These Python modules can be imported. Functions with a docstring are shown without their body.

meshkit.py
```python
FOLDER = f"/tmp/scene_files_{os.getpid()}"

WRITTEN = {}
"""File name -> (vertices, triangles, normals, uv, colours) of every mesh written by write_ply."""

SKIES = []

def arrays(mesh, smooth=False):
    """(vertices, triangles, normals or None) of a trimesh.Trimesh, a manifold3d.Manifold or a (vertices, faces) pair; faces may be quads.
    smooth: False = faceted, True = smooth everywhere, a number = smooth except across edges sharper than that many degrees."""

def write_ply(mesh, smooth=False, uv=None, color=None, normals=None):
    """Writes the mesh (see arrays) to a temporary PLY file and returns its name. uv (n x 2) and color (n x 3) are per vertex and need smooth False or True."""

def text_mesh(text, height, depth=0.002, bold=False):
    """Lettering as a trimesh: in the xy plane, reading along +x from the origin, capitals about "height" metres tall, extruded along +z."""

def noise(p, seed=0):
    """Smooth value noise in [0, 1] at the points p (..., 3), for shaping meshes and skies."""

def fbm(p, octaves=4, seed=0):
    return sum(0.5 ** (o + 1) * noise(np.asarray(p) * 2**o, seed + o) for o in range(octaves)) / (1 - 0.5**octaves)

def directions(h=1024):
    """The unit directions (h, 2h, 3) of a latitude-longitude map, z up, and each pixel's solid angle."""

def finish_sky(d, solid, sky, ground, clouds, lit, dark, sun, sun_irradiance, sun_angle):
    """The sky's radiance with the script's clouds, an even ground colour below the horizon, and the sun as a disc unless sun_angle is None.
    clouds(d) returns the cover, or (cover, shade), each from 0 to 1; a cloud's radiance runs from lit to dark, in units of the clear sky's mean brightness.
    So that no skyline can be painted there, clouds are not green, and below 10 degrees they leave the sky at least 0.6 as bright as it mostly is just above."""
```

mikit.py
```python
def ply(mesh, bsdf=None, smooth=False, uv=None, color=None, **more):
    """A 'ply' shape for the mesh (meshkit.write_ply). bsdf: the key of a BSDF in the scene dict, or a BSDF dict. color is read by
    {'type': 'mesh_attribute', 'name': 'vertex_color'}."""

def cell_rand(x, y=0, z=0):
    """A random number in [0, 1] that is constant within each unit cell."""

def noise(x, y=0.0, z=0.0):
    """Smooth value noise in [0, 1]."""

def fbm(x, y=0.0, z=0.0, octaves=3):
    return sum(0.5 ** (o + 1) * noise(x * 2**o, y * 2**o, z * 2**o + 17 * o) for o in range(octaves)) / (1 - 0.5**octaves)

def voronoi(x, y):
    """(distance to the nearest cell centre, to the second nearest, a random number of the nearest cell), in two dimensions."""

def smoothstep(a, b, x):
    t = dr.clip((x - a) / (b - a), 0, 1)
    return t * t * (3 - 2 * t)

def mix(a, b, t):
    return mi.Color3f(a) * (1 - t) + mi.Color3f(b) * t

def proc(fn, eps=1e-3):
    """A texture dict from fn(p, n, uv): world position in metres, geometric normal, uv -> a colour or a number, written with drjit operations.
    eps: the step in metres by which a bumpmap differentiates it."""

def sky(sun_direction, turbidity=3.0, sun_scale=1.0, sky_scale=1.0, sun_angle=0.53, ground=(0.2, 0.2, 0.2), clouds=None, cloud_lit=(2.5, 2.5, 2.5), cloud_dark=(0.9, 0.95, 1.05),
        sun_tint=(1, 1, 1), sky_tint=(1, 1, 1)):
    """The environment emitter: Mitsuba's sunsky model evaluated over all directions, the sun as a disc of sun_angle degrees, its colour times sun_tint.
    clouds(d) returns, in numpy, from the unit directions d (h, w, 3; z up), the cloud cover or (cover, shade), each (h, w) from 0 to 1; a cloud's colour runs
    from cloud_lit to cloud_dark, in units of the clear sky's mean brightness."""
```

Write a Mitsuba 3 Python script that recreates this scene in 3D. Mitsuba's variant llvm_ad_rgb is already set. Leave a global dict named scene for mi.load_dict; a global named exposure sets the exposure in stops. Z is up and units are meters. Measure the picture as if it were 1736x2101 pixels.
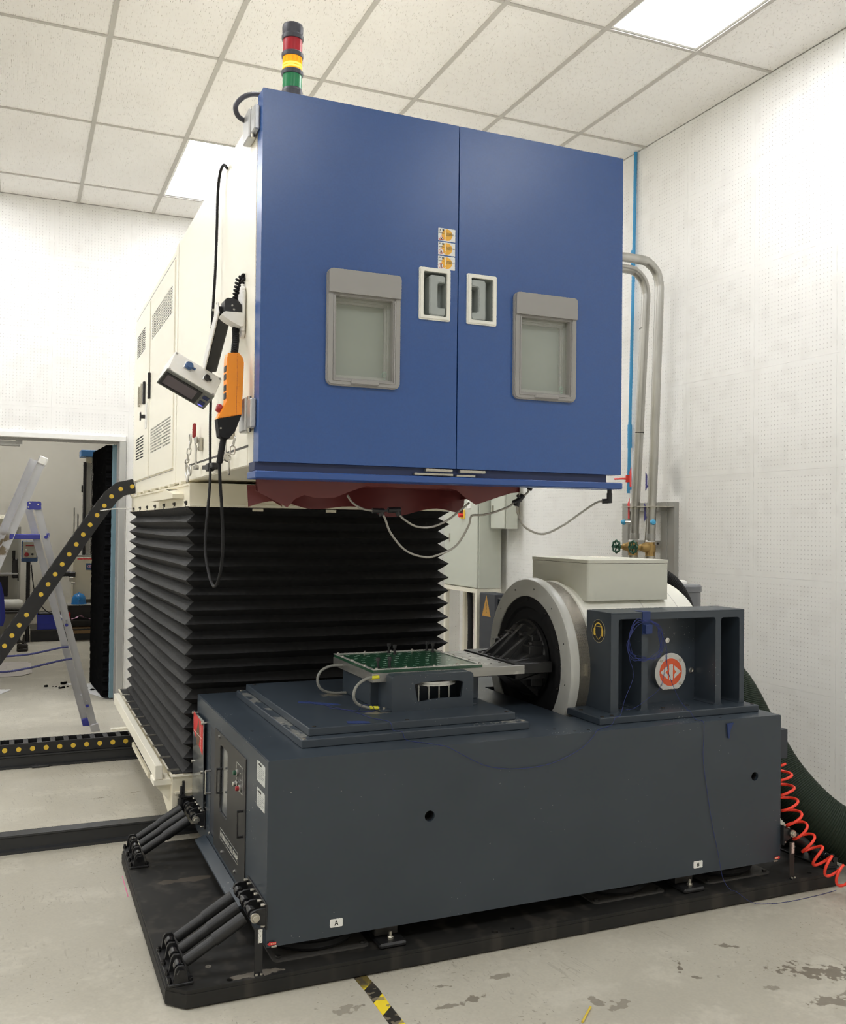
import math, random
import numpy as np, trimesh, drjit as dr, mitsuba as mi, mikit, meshkit
from mikit import noise, fbm, smoothstep, mix, cell_rand
from shapely.geometry import Polygon, Point, LineString, box as sbox
from shapely import affinity, union_all

# ---------------------------------------------------------------- camera, lights, exposure
T = mi.ScalarTransform4f
scene, labels = {}, {}
EYE = [0.0, 0.0, 1.465]
FWD, UP = [0.39683, 0.91775, 0.01592], [-0.01632, -0.01029, 0.99981]
scene['camera'] = {'type': 'perspective', 'fov': 48.517, 'fov_axis': 'x', 'near_clip': 0.05, 'far_clip': 60.0,
                   'to_world': T().look_at(origin=EYE, target=[e + d for e, d in zip(EYE, FWD)], up=UP)}
exposure = 0.22
LAMP = [11.0, 11.2, 11.55]        # radiance of the ceiling panels of this room
LAMP_BEYOND = [10.0, 10.0, 9.9]   # radiance of the ceiling panel of the room behind the doorway
CEIL = 4.085                    # underside of the ceiling grid
# ceiling panels: (x0, x1, y0, y1, label)
PANELS = [(1.012, 1.605, 6.465, 7.68, 'bright white ceiling panel light above the cream test chamber, behind its roof'),
          (2.791, 3.384, 2.92, 4.11, 'bright white ceiling panel light near the right wall at the top edge'),
          (-0.767, -0.174, 6.465, 7.68, 'lit ceiling panel over the doorway, left of the view'),
          (1.012, 1.605, 2.92, 4.11, 'lit ceiling panel straight above the blue chamber doors'),
          (-0.767, -0.174, 2.92, 4.11, 'lit ceiling panel left of the chamber, above the view'),
          (2.791, 3.384, 6.465, 7.68, 'lit ceiling panel hidden behind the chamber near the corner cabinet'),
          (1.012, 1.605, -0.65, 0.53, 'lit ceiling panel above the photographer'),
          (-2.546, -1.953, 6.465, 7.68, 'lit ceiling panel near the back wall, far left of the doorway'),
          (-2.546, -1.953, 2.92, 4.11, 'lit ceiling panel far left of the shaker, second from the left wall'),
          (-2.546, -1.953, -0.65, 0.53, 'lit ceiling panel left of the photographer, second from the left wall'),
          (-4.325, -3.732, 6.465, 7.68, 'lit ceiling panel in the far left corner by the back wall'),
          (-4.325, -3.732, 2.92, 4.11, 'lit ceiling panel along the middle of the left wall'),
          (-4.325, -3.732, -0.65, 0.53, 'lit ceiling panel in the near left corner of the room'),
          (2.791, 3.384, -0.65, 0.53, 'lit ceiling panel right of the photographer'),
          (-0.767, -0.174, -0.65, 0.53, 'lit ceiling panel left of the photographer')]

# ---------------------------------------------------------------- mesh helpers
V = lambda *a: np.array(a, float)
J = lambda *m: trimesh.util.concatenate([x for x in m if x is not None])

def cb(x0, x1, y0, y1, z0, z1, c=0.0):
    """box, optionally with chamfered edges"""
    if c <= 0:
        m = trimesh.creation.box(extents=(x1 - x0, y1 - y0, z1 - z0))
        m.apply_translation(((x0 + x1) / 2, (y0 + y1) / 2, (z0 + z1) / 2))
        return m
    p = []
    for sx in (0, 1):
        for sy in (0, 1):
            for sz in (0, 1):
                q = V((x0, x1)[sx], (y0, y1)[sy], (z0, z1)[sz])
                d = V(1 - 2 * sx, 1 - 2 * sy, 1 - 2 * sz) * c
                for k in range(3):
                    e = d.copy(); e[k] = 0
                    p.append(q + e)
    return trimesh.convex.convex_hull(np.array(p))

def frame_of(d):
    d = np.asarray(d, float); d = d / np.linalg.norm(d)
    a = np.cross(d, [0, 0, 1.0] if abs(d[2]) < 0.9 else [1.0, 0, 0]); a /= np.linalg.norm(a)
    return a, np.cross(d, a), d

def lathe(prof, p0, d, n=24):
    """profile [(radius, height), ...] revolved about the axis through p0 along d"""
    a, b, d = frame_of(d); p0 = np.asarray(p0, float)
    t = np.arange(n) * 2 * math.pi / n
    ring = np.cos(t)[:, None] * a + np.sin(t)[:, None] * b
    v = np.vstack([p0 + d * h + ring * max(r, 1e-5) for r, h in prof])
    f = []
    for i in range(len(prof) - 1):
        for k in range(n):
            q = (k + 1) % n
            f += [[i * n + k, i * n + q, (i + 1) * n + q], [i * n + k, (i + 1) * n + q, (i + 1) * n + k]]
    m = trimesh.Trimesh(v, f, process=False)
    m.fix_normals() if False else None
    return m

def cyl(p0, p1, r, n=20, r1=None, c=0.0):
    p0, p1 = np.asarray(p0, float), np.asarray(p1, float)
    L = np.linalg.norm(p1 - p0); r1 = r if r1 is None else r1
    pr = [(0, 0), (r, 0), (r1, L), (0, L)] if c <= 0 else [(0, 0), (r - c, 0), (r, c), (r1, L - c), (r1 - c, L), (0, L)]
    return lathe(pr, p0, p1 - p0, n)

def ringmesh(p0, d, r0, r1, h, n=48):
    return lathe([(r0, 0), (r1, 0), (r1, h), (r0, h), (r0, 0)], p0, d, n)

def curve(pts, k=8, closed=False):
    """Catmull-Rom through the points"""
    p = [np.asarray(q, float) for q in pts]
    p = [p[-1]] + p + [p[0], p[1]] if closed else [2 * p[0] - p[1]] + p + [2 * p[-1] - p[-2]]
    out = []
    for i in range(1, len(p) - 2):
        for s in range(k):
            t = s / k
            a, b, c, d = p[i - 1:i + 3]
            out.append(0.5 * ((2 * b) + (c - a) * t + (2 * a - 5 * b + 4 * c - d) * t * t + (3 * b - a - 3 * c + d) * t ** 3))
    if not closed: out.append(p[-2])
    return np.array(out)

def frames(P):
    t = np.gradient(P, axis=0); t /= np.linalg.norm(t, axis=1, keepdims=True) + 1e-12
    a = frame_of(t[0])[0]; A = []
    for i in range(len(P)):
        a = a - t[i] * (a @ t[i]); a = a / np.linalg.norm(a); A.append(a)
    A = np.array(A)
    return A, np.cross(t, A), t

def tube(P, r, n=8, closed=False):
    P = np.asarray(P, float)
    A, B, t = frames(P)
    if closed:
        t = np.roll(P, -1, 0) - np.roll(P, 1, 0); t /= np.linalg.norm(t, axis=1, keepdims=True)
        c = P.mean(0); A = P - c; A -= t * (A * t).sum(1, keepdims=True); A /= np.linalg.norm(A, axis=1, keepdims=True); B = np.cross(t, A)
    r = np.broadcast_to(r, (len(P),))
    g = np.arange(n) * 2 * math.pi / n
    v = (P[:, None] + r[:, None, None] * (np.cos(g)[None, :, None] * A[:, None] + np.sin(g)[None, :, None] * B[:, None])).reshape(-1, 3)
    f = []
    m = len(P)
    for i in range(m if closed else m - 1):
        j = (i + 1) % m
        for k in range(n):
            q = (k + 1) % n
            f += [[i * n + k, i * n + q, j * n + q], [i * n + k, j * n + q, j * n + k]]
    if not closed:
        v = np.vstack([v, P[0], P[-1]])
        for k in range(n):
            q = (k + 1) % n
            f += [[len(v) - 2, q, k], [len(v) - 1, (m - 1) * n + k, (m - 1) * n + q]]
    return trimesh.Trimesh(v, f, process=False)

def coil(path, R, turns, r, n=6, per=14, ends=0.0):
    """a helix around a path"""
    P = np.asarray(path, float)
    s = np.concatenate([[0], np.cumsum(np.linalg.norm(np.diff(P, axis=0), axis=1))]); s /= s[-1]
    A, B, t = frames(P)
    N = int(turns * per); u = np.linspace(0, 1, N)
    ip = lambda M: np.stack([np.interp(u, s, M[:, k]) for k in range(3)], 1)
    p, a, b = ip(P), ip(A), ip(B); w = u * turns * 2 * math.pi
    RR = np.interp(u, np.linspace(0, 1, len(np.atleast_1d(R))), np.atleast_1d(R)) if np.ndim(R) else R
    RR = np.broadcast_to(RR, (N,))[:, None]
    return tube(p + RR * (np.cos(w)[:, None] * a + np.sin(w)[:, None] * b), r, n)

def ribbed(path, r, pitch, depth, n=24):
    P = np.asarray(path, float)
    L = np.concatenate([[0], np.cumsum(np.linalg.norm(np.diff(P, axis=0), axis=1))])
    m = int(L[-1] / pitch) * 4
    u = np.linspace(0, L[-1], m)
    Q = np.stack([np.interp(u, L, P[:, k]) for k in range(3)], 1)
    rad = r - depth * np.array([0, 0.35, 1, 0.35])[np.arange(m) % 4]
    return tube(Q, rad, n)

def prism(poly, plane, t0, t1):
    """a 2D polygon (points or shapely) extruded: plane 'xy' along z, 'xz' along y, 'yz' along x"""
    if not hasattr(poly, 'exterior') and not hasattr(poly, 'geoms'): poly = Polygon(poly)
    gs = poly.geoms if hasattr(poly, 'geoms') else [poly]
    m = J(*[trimesh.creation.extrude_polygon(g, t1 - t0, engine='earcut') for g in gs if g.area > 0])
    v = m.vertices.copy(); h = v[:, 2] + t0
    w = {'xy': np.stack([v[:, 0], v[:, 1], h], 1), 'xz': np.stack([v[:, 0], h, v[:, 1]], 1), 'yz': np.stack([h, v[:, 0], v[:, 1]], 1)}[plane]
    f = m.faces[:, ::-1] if plane == 'xz' else m.faces
    return trimesh.Trimesh(w, f, process=False)

def rr(x0, x1, y0, y1, r, k=4):
    return sbox(x0, y0, x1, y1).buffer(-r).buffer(r, quad_segs=k)

def at(mesh, o, u=(1, 0, 0), v=(0, 1, 0), w=(0, 0, 1)):
    """local x, y, z -> o + x u + y v + z w"""
    m = mesh.copy()
    m.vertices = np.asarray(o, float) + m.vertices @ np.array([u, v, w], float)
    return m

def hexbolt(p, d, r, h, shank=0.0, sr=None, n=6):
    d = np.asarray(d, float) / np.linalg.norm(d); p = np.asarray(p, float)
    m = lathe([(0, 0), (r, 0), (r, h * 0.8), (r * 0.85, h), (0, h)], p + d * shank, d, n)
    return J(m, cyl(p, p + d * (shank + 1e-4), sr or r * 0.6, 10)) if shank else m

def capscrew(p, d, r, h, n=12):
    """socket head screw: a head with a hexagon recess"""
    return lathe([(0, h * 0.45), (r * 0.5, h * 0.45), (r * 0.52, h), (r * 0.9, h), (r, h * 0.88), (r, 0), (0, 0)], p, d, n)

# ---------------------------------------------------------------- scene entries
def key(k):
    if k not in scene and k not in labels and not any(x.startswith(k + '__') for x in scene): return k
    n = 1
    while True:
        q = f'{k}_{n:03d}'
        if q not in scene and q not in labels and not any(x.startswith(q + '__') for x in scene): return q
        n += 1

def thing(name, label, cat, group=None):
    k = key(name); labels[k] = {'label': label, 'category': cat}
    if group: labels[k]['group'] = group
    return k

COUNT = {}
def part(parent, name, mesh, mat, label=None, smooth=35, stuff=False, **more):
    base = f'{parent}__{name}'
    n = COUNT.get(base, 0); COUNT[base] = n + 1
    k = base if n == 0 else f'{base}_{n:03d}'
    scene[k] = mikit.ply(mesh, mat, smooth=smooth, **more)
    if label or stuff: labels[k] = {}
    if label: labels[k]['label'] = label
    if stuff: labels[k]['kind'] = 'stuff'
    return k

def one(name, mesh, mat, label, cat, group=None, smooth=35, **more):
    k = thing(name, label, cat, group)
    scene[k] = mikit.ply(mesh, mat, smooth=smooth, **more)
    return k

def struct(k, mesh, mat, smooth=False, label=None):
    if mesh is not None: scene[k] = mikit.ply(mesh, mat, smooth=smooth)
    labels[k] = {'kind': 'structure'}
    if label: labels[k]['label'] = label
    return k

def s(r, g, b):
    c = np.array([r, g, b]) / 255.0
    return np.where(c < 0.04045, c / 12.92, ((c + 0.055) / 1.055) ** 2.4).tolist()

class Print:
    """flat print: coloured shapes on a thin sheet (u right, v up, w out of the sheet), one mesh with vertex colours"""
    def __init__(self, base, color, thick=0.0008):
        self.t, self.z, self.n = [], thick, 0
        self.add(base, color, 0.0, thick)
    def add(self, g, color, z0=None, h=0.00015):
        if not hasattr(g, 'geom_type'): g = Polygon(g)
        if z0 is None:
            self.n += 1; z0 = self.z; h = h * (1 + self.n * 0.25)
        for q in (g.geoms if hasattr(g, 'geoms') else [g]):
            if q.geom_type == 'Polygon' and q.area > 0:
                m = trimesh.creation.extrude_polygon(q, h, engine='earcut'); m.apply_translation((0, 0, z0)); self.t.append((m, color))
        return self
    def text(self, txt, height, u, v, color, bold=False, center=True, sx=1.0):
        m = meshkit.text_mesh(txt, height, 0.0005, bold); m.apply_scale((sx, 1, 1))
        if center: m.apply_translation((-(m.bounds[0][0] + m.bounds[1][0]) / 2, 0, 0))
        m.apply_translation((u, v, self.z)); self.t.append((m, color)); return self
    def lines(self, rows, color, h):
        for (u0, u1, v) in rows: self.add(sbox(u0, v, u1, v + h), color)
        return self
    def mesh(self, o, u, v, w):
        vs, fs, cs, k = [], [], [], 0
        for m, c in self.t:
            tri = np.asarray(m.vertices)[m.faces].reshape(-1, 3)
            vs.append(tri); fs.append(np.arange(len(tri)).reshape(-1, 3) + k); k += len(tri)
            cs.append(np.tile(s(*c), (len(tri), 1)))
        m = trimesh.Trimesh(np.vstack(vs), np.vstack(fs), process=False)
        m = at(m, o, u, v, w)
        if np.dot(np.cross(u, v), w) < 0: m.faces = m.faces[:, ::-1]
        return m, np.vstack(cs)

def stick(parent, name, pr, o, u, v, w, label=None):
    m, c = pr.mesh(o, u, v, w)
    base = f'{parent}__{name}'; n = COUNT.get(base, 0); COUNT[base] = n + 1
    k = base if n == 0 else f'{base}_{n:03d}'
    scene[k] = mikit.ply(m, 'print_ink', smooth=False, color=c)
    if label: labels[k] = {'label': label}
    return k

# ---------------------------------------------------------------- materials
def mat(name, color, rough=0.5, metal=0.0, spec=0.5, bump=None, bscale=0.001, **kw):
    b = {'type': 'principled', 'roughness': rough, 'metallic': metal, 'specular': spec, **kw}
    b['base_color'] = color if isinstance(color, dict) else {'type': 'rgb', 'value': s(*color)}
    if bump is not None: b = {'type': 'bumpmap', 'arbitrary': bump, 'scale': bscale, 'bsdf': b}
    scene[name] = {'type': 'twosided', 'bsdf': b}
    return name

def matte(name, color):
    scene[name] = {'type': 'twosided', 'bsdf': {'type': 'diffuse', 'reflectance': color if isinstance(color, dict) else {'type': 'rgb', 'value': s(*color)}}}

def rgb(r, g, b): return mi.Color3f(*s(r, g, b))

def n2(x, y, k=0.0):
    """smooth value noise of two coordinates; k picks another pattern"""
    x, y = mi.Float(x), mi.Float(y)
    i, j = dr.floor(x), dr.floor(y)
    a, b = x - i, y - j
    a, b = a * a * (3 - 2 * a), b * b * (3 - 2 * b)
    return dr.lerp(dr.lerp(cell_rand(i, j, k), cell_rand(i + 1, j, k), a), dr.lerp(cell_rand(i, j + 1, k), cell_rand(i + 1, j + 1, k), a), b)
def f2(x, y, k=0.0, octaves=3):
    return sum(0.5 ** (o + 1) * n2(x * 2**o, y * 2**o, k + 17 * o) for o in range(octaves)) / (1 - 0.5**octaves)

def wallboard(p, n, uv):
    right = dr.abs(n.x) > 0.5
    u = dr.select(right, (p.y - 4.837) / 0.6, (p.x - 0.241) / 0.6); v = p.z / 0.6
    fu, fv = (u - dr.floor(u)) * 24, (v - dr.floor(v)) * 24
    iu, iv = dr.floor(fu), dr.floor(fv)
    r = dr.sqrt(dr.square(fu - iu - 0.5) + dr.square(fv - iv - 0.5)) * 25.0
    hole = smoothstep(2.9, 1.7, r)
    inside = (iu > 0.5) & (iu < 22.5) & (iv > 0.5) & (iv < 22.5)
    hole = dr.select(inside, hole, 0.0)
    a, b = dr.select(right, p.y, p.x), p.z
    f = n2(a * 14, b * 14, 5.0)
    dirt = smoothstep(0.55, 0.9, f)
    stain = dr.select(right, smoothstep(0.17, 0.03, dr.sqrt(dr.square((p.y - 4.93) * 1.6) + dr.square((p.z - 1.80) * 1.0)) + 0.10 * (f - 0.5)), 0.0)
    joint = dr.select((dr.minimum(fu, 24 - fu) < 0.16) | (dr.minimum(fv, 24 - fv) < 0.16), 0.02, 0.0)
    c = mix(s(236, 235, 232), s(205, 201, 197), dr.clip(0.14 * dirt + joint, 0, 1))
    c = c * (1 - 0.32 * stain)
    return mix(c, s(112, 104, 96), hole * 0.62)

def ceiling_tile(p, n, uv):
    cx, cy = p.x / 0.011, p.y / 0.011
    ix, iy = dr.floor(cx), dr.floor(cy)
    q = cell_rand(ix, iy, 1)
    a = cell_rand(ix, iy, 2) * 0.9 + 1.1
    dx, dy = cx - ix - 0.5, cy - iy - 0.5
    rx, ry = dx * dr.cos(a) + dy * dr.sin(a), -dx * dr.sin(a) + dy * dr.cos(a)
    fleck = dr.select(q > 0.86, smoothstep(0.42, 0.26, dr.sqrt(dr.square(rx * 0.85) + dr.square(ry * 3.2))), 0.0)
    pin = dr.select((q > 0.45) & (q < 0.62), smoothstep(0.16, 0.09, dr.sqrt(dr.square(dx) + dr.square(dy))), 0.0)
    c = mix(s(245, 243, 240), s(239, 236, 232), n2(p.x * 3, p.y * 3, 0.0))
    return mix(c, s(140, 128, 115), dr.clip(fleck * 0.8 + pin * 0.45, 0, 1))

def concrete(p, n, uv):
    x, y = p.x, p.y
    big, rag = f2(x * 2.1, y * 2.1, 0.0, 3), f2(x * 46, y * 46, 1.0, 3)
    c = mix(s(181, 176, 162), s(163, 158, 145), big)
    c = mix(c, s(198, 193, 180), smoothstep(0.5, 0.85, 0.6 * n2(x * 7.1, y * 7.1, 2.0) + 0.4 * rag) * 0.3)
    fine = n2(x * 160, y * 160, 0.0)
    c = c * (0.97 + 0.06 * fine)
    # scuffs: thin stretched marks
    w = big * 3.0
    sc = smoothstep(0.84, 0.90, n2(x * 170 + w * 9, y * 40 - w * 12, 4.0)) * smoothstep(0.45, 0.62, n2(x * 4.1, y * 4.1, 6.0))
    c = mix(c, s(120, 114, 103), sc * 0.22)
    pin = smoothstep(0.90, 0.94, n2(x * 110, y * 110, 14.0)) * smoothstep(0.5, 0.6, n2(x * 5.3, y * 5.3, 16.0))
    c = mix(c, s(92, 86, 76), pin * 0.4)
    # brown smears on the near floor, right
    def blot(cx, cy, rx, ry, ang, k):
        dx, dy = x - cx, y - cy
        u, v = dx * math.cos(ang) + dy * math.sin(ang), -dx * math.sin(ang) + dy * math.cos(ang)
        d = dr.sqrt(dr.square(u / rx) + dr.square(v / ry)) + 2.3 * (rag - 0.5)
        return smoothstep(1.0, 0.72, d)
    st = blot(2.52, 2.33, .16, .05, -0.6, 1.0) * 0.8
    for b in ((2.36, 2.19, .07, .03, -.4, 2.0, .7), (2.25, 2.33, .04, .018, .3, 3.0, .5), (2.05, 2.55, .05, .012, .9, 4.0, .8), (2.07, 2.48, .03, .012, -.6, 5.0, .7),
              (1.33, 2.63, .035, .018, .3, 6.0, .7), (1.24, 2.62, .04, .012, 0, 7.0, .6), (1.47, 2.73, .05, .013, .1, 8.0, .55), (1.28, 2.74, .04, .013, -.3, 9.0, .6),
              (2.33, 2.62, .04, .015, -.5, 10.0, .7), (1.73, 2.43, .06, .02, .4, 11.0, .5), (1.67, 2.47, .03, .03, .4, 12.0, .55), (2.6, 2.15, .07, .025, -.3, 13.0, .6), (2.47, 2.22, .05, .02, .3, 14.0, .55),
              (0.42, 5.3, .05, .006, .1, 15.0, .7), (0.62, 5.35, .03, .006, .2, 16.0, .5), (0.95, 2.72, .04, .02, .2, 17.0, .45)):
        st = dr.maximum(st, blot(*b[:6]) * b[6])
    return mix(c, s(98, 89, 76), st)

def slate(p, n, uv):
    f = noise(p.x * 7, p.y * 7, p.z * 7)
    c = mix(s(48, 56, 64), s(53, 61, 69), f)
    chip = smoothstep(0.90, 0.93, noise(p.x * 190, p.y * 190, p.z * 150)) * smoothstep(0.62, 0.70, f)
    return mix(c, s(168, 166, 158), chip * 0.55)
def black_plate(p, n, uv):
    c = mix(s(27, 27, 26), s(36, 35, 33), n2(p.x * 9, p.y * 9, 1.0))
    rag = f2(p.x * 25, p.y * 25, 4.0, 3)
    dust = smoothstep(0.55, 0.8, 0.5 * n2(p.x * 22, p.y * 9, 2.0) + 0.5 * rag)
    c = mix(c, s(78, 72, 65), dust * 0.30)
    d = dr.sqrt(dr.square((p.x - 0.715) / 0.085) + dr.square((p.y - 2.925) / 0.022) + dr.square((p.z - 0.058) / 0.004)) + 1.1 * (rag - 0.5)
    c = mix(c, s(112, 106, 97), smoothstep(1.0, 0.85, d) * 0.75)
    d2 = dr.sqrt(dr.square((p.x - 0.62) / 0.16) + dr.square((p.y - 3.80) / 0.03)) + 1.2 * (rag - 0.5)
    return mix(c, s(100, 90, 78), smoothstep(0.85, 0.55, d2) * 0.4)
def door_blue(p, n, uv):
    g = n2(p.x * 260, p.z * 260)
    c = mix(s(31, 71, 132), s(39, 79, 141), 0.5 * n2(p.x * 3, p.z * 3) + 0.5 * g)
    smear = smoothstep(0.62, 0.74, f2(p.x * 9, p.z * 7, 1.0, 3)) * smoothstep(0.16, 0.10, dr.sqrt(dr.square(p.x - 1.53) + dr.square(p.z - 2.68)))
    return mix(c, s(64, 80, 122), smear * 0.4)
def fabric(p, n, uv): return mix(s(27, 27, 28), s(34, 34, 34), noise(p.x * 60, p.y * 60, p.z * 60))
def brushed(p, n, uv):
    c = mix(s(176, 175, 170), s(150, 149, 145), fbm(p.x * 6, p.y * 45, p.z * 45, 3))
    return mix(c, s(205, 204, 199), smoothstep(0.6, 0.8, fbm(p.x * 30, p.y * 7, p.z * 30, 3)) * 0.5)
def steel(p, n, uv): return mix(s(190, 188, 182), s(160, 158, 152), fbm(p.x * 20, p.y * 20, p.z * 5, 3))
def ladder_alu(p, n, uv):
    c = mix(s(196, 196, 198), s(178, 178, 182), fbm(p.x * 20, p.y * 20, p.z * 6, 2))
    dirt = smoothstep(0.45, 0.62, fbm(p.x * 22, p.y * 22, p.z * 22, 4)) * smoothstep(-0.02, -0.06, p.x) * smoothstep(1.42, 1.36, p.z)
    return mix(c, s(122, 110, 92), dirt)
def glitter(p, n, uv):   # perforated mesh of the cooling band
    a = dr.atan2(p.z - 0.888, p.y - 3.585) * 70; b = p.x * 220
    h = smoothstep(0.36, 0.26, dr.sqrt(dr.square(a - dr.floor(a) - 0.5) + dr.square(b - dr.floor(b) - 0.5)))
    return mix(s(170, 164, 152), s(52, 48, 44), h)
def wood(p, n, uv): return mix(s(150, 120, 84), s(110, 86, 58), fbm(p.x * 3, p.y * 30, p.z * 30, 3))
def tape_stripe(p, n, uv):
    # the tape runs along (0.03, -1): stripes slanted across it
    q = (p.y * 1.0 - (p.x - 1.05) * 1.0 + 0.02) / 0.165
    band = smoothstep(0.47, 0.49, dr.abs(q - dr.floor(q) - 0.5) * 2)
    c = mix(s(226, 200, 44), s(38, 35, 30), band)
    wear = smoothstep(0.57, 0.64, f2(p.x * 46, p.y * 46, 2.0, 3))
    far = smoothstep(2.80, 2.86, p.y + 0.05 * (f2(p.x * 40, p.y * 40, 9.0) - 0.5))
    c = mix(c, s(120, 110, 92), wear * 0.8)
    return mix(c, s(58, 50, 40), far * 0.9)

def slate_worn(p, n, uv):   # dried grease and scraped paint on the lower stepped plate
    c = slate(p, n, uv)
    strip = dr.select(p.z > 0.7415, dr.maximum(smoothstep(0.935, 0.925, p.x), smoothstep(3.122, 3.112, p.y) * smoothstep(1.45, 1.6, p.x)), 0.0)
    g = smoothstep(0.50, 0.62, fbm(p.x * 19, p.y * 11, 2.0, 4)) * strip
    g2 = smoothstep(0.62, 0.70, noise(p.x * 120, p.y * 120, 3.0)) * smoothstep(0.48, 0.6, fbm(p.x * 9, p.y * 9, 5.0, 3)) * strip
    return mix(c, s(142, 140, 132), dr.clip(g * 0.5 + g2 * 0.4, 0, 1))
def grease(p, n, uv):       # upper plate: a little dried grease beside the guide block
    c = slate(p, n, uv)
    d = dr.minimum(dr.square((p.x - 1.255) / 0.06) + dr.square((p.y - 3.30) / 0.035), dr.square((p.x - 1.20) / 0.05) + dr.square((p.y - 3.70) / 0.04))
    return mix(c, s(132, 126, 112), smoothstep(1.0, 0.5, dr.sqrt(d) + 1.2 * (fbm(p.x * 38, p.y * 38, 1.0, 3) - 0.5)) * 0.7)
P_ = mikit.proc
matte('wall_board', P_(wallboard))
matte('ceiling_board', P_(ceiling_tile))
matte('grid_paint', (192, 189, 183))
mat('concrete', P_(concrete), 0.42, spec=0.35)
mat('slate_paint', P_(slate), 0.36, spec=0.5)
mat('mount_grey', (66, 64, 61), 0.5)
mat('slate_greasy', P_(slate_worn), 0.4, spec=0.6)
mat('slate_smear', P_(grease), 0.36, spec=0.5)
mat('panel_dark', (46, 46, 45), 0.4)
mat('strap_blue', (44, 48, 100), 0.5)
mat('black_slab', P_(black_plate), 0.6, spec=0.35)
mat('blue_paint', P_(door_blue), 0.31, spec=0.75)
mat('blue_edge', (38, 74, 138), 0.3, spec=0.7)
mat('dark_blue', (34, 46, 82), 0.5)
mat('bellows_fabric', P_(fabric), 0.6, spec=0.35)
mat('brushed_metal', P_(brushed), 0.36, metal=0.85)
mat('pipe_steel', P_(steel), 0.33, metal=0.9)
mat('ladder_metal', P_(ladder_alu), 0.38, metal=0.7)
mat('mesh_band', P_(glitter), 0.4, metal=0.75)
mat('wood_board', P_(wood), 0.6)
mat('stripe_tape', P_(tape_stripe), 0.6)
mat('cream_paint', (230, 226, 211), 0.36)
mat('cream_frame', (220, 214, 194), 0.42)
matte('white_paint', (236, 235, 231))
mat('trim_grey', (150, 148, 146), 0.4)
mat('window_grey', (147, 145, 142), 0.42)
mat('window_inner', (160, 162, 154), 0.5)
mat('window_back', (142, 149, 138), 0.55)
mat('handle_grey', (158, 164, 161), 0.3)
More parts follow.
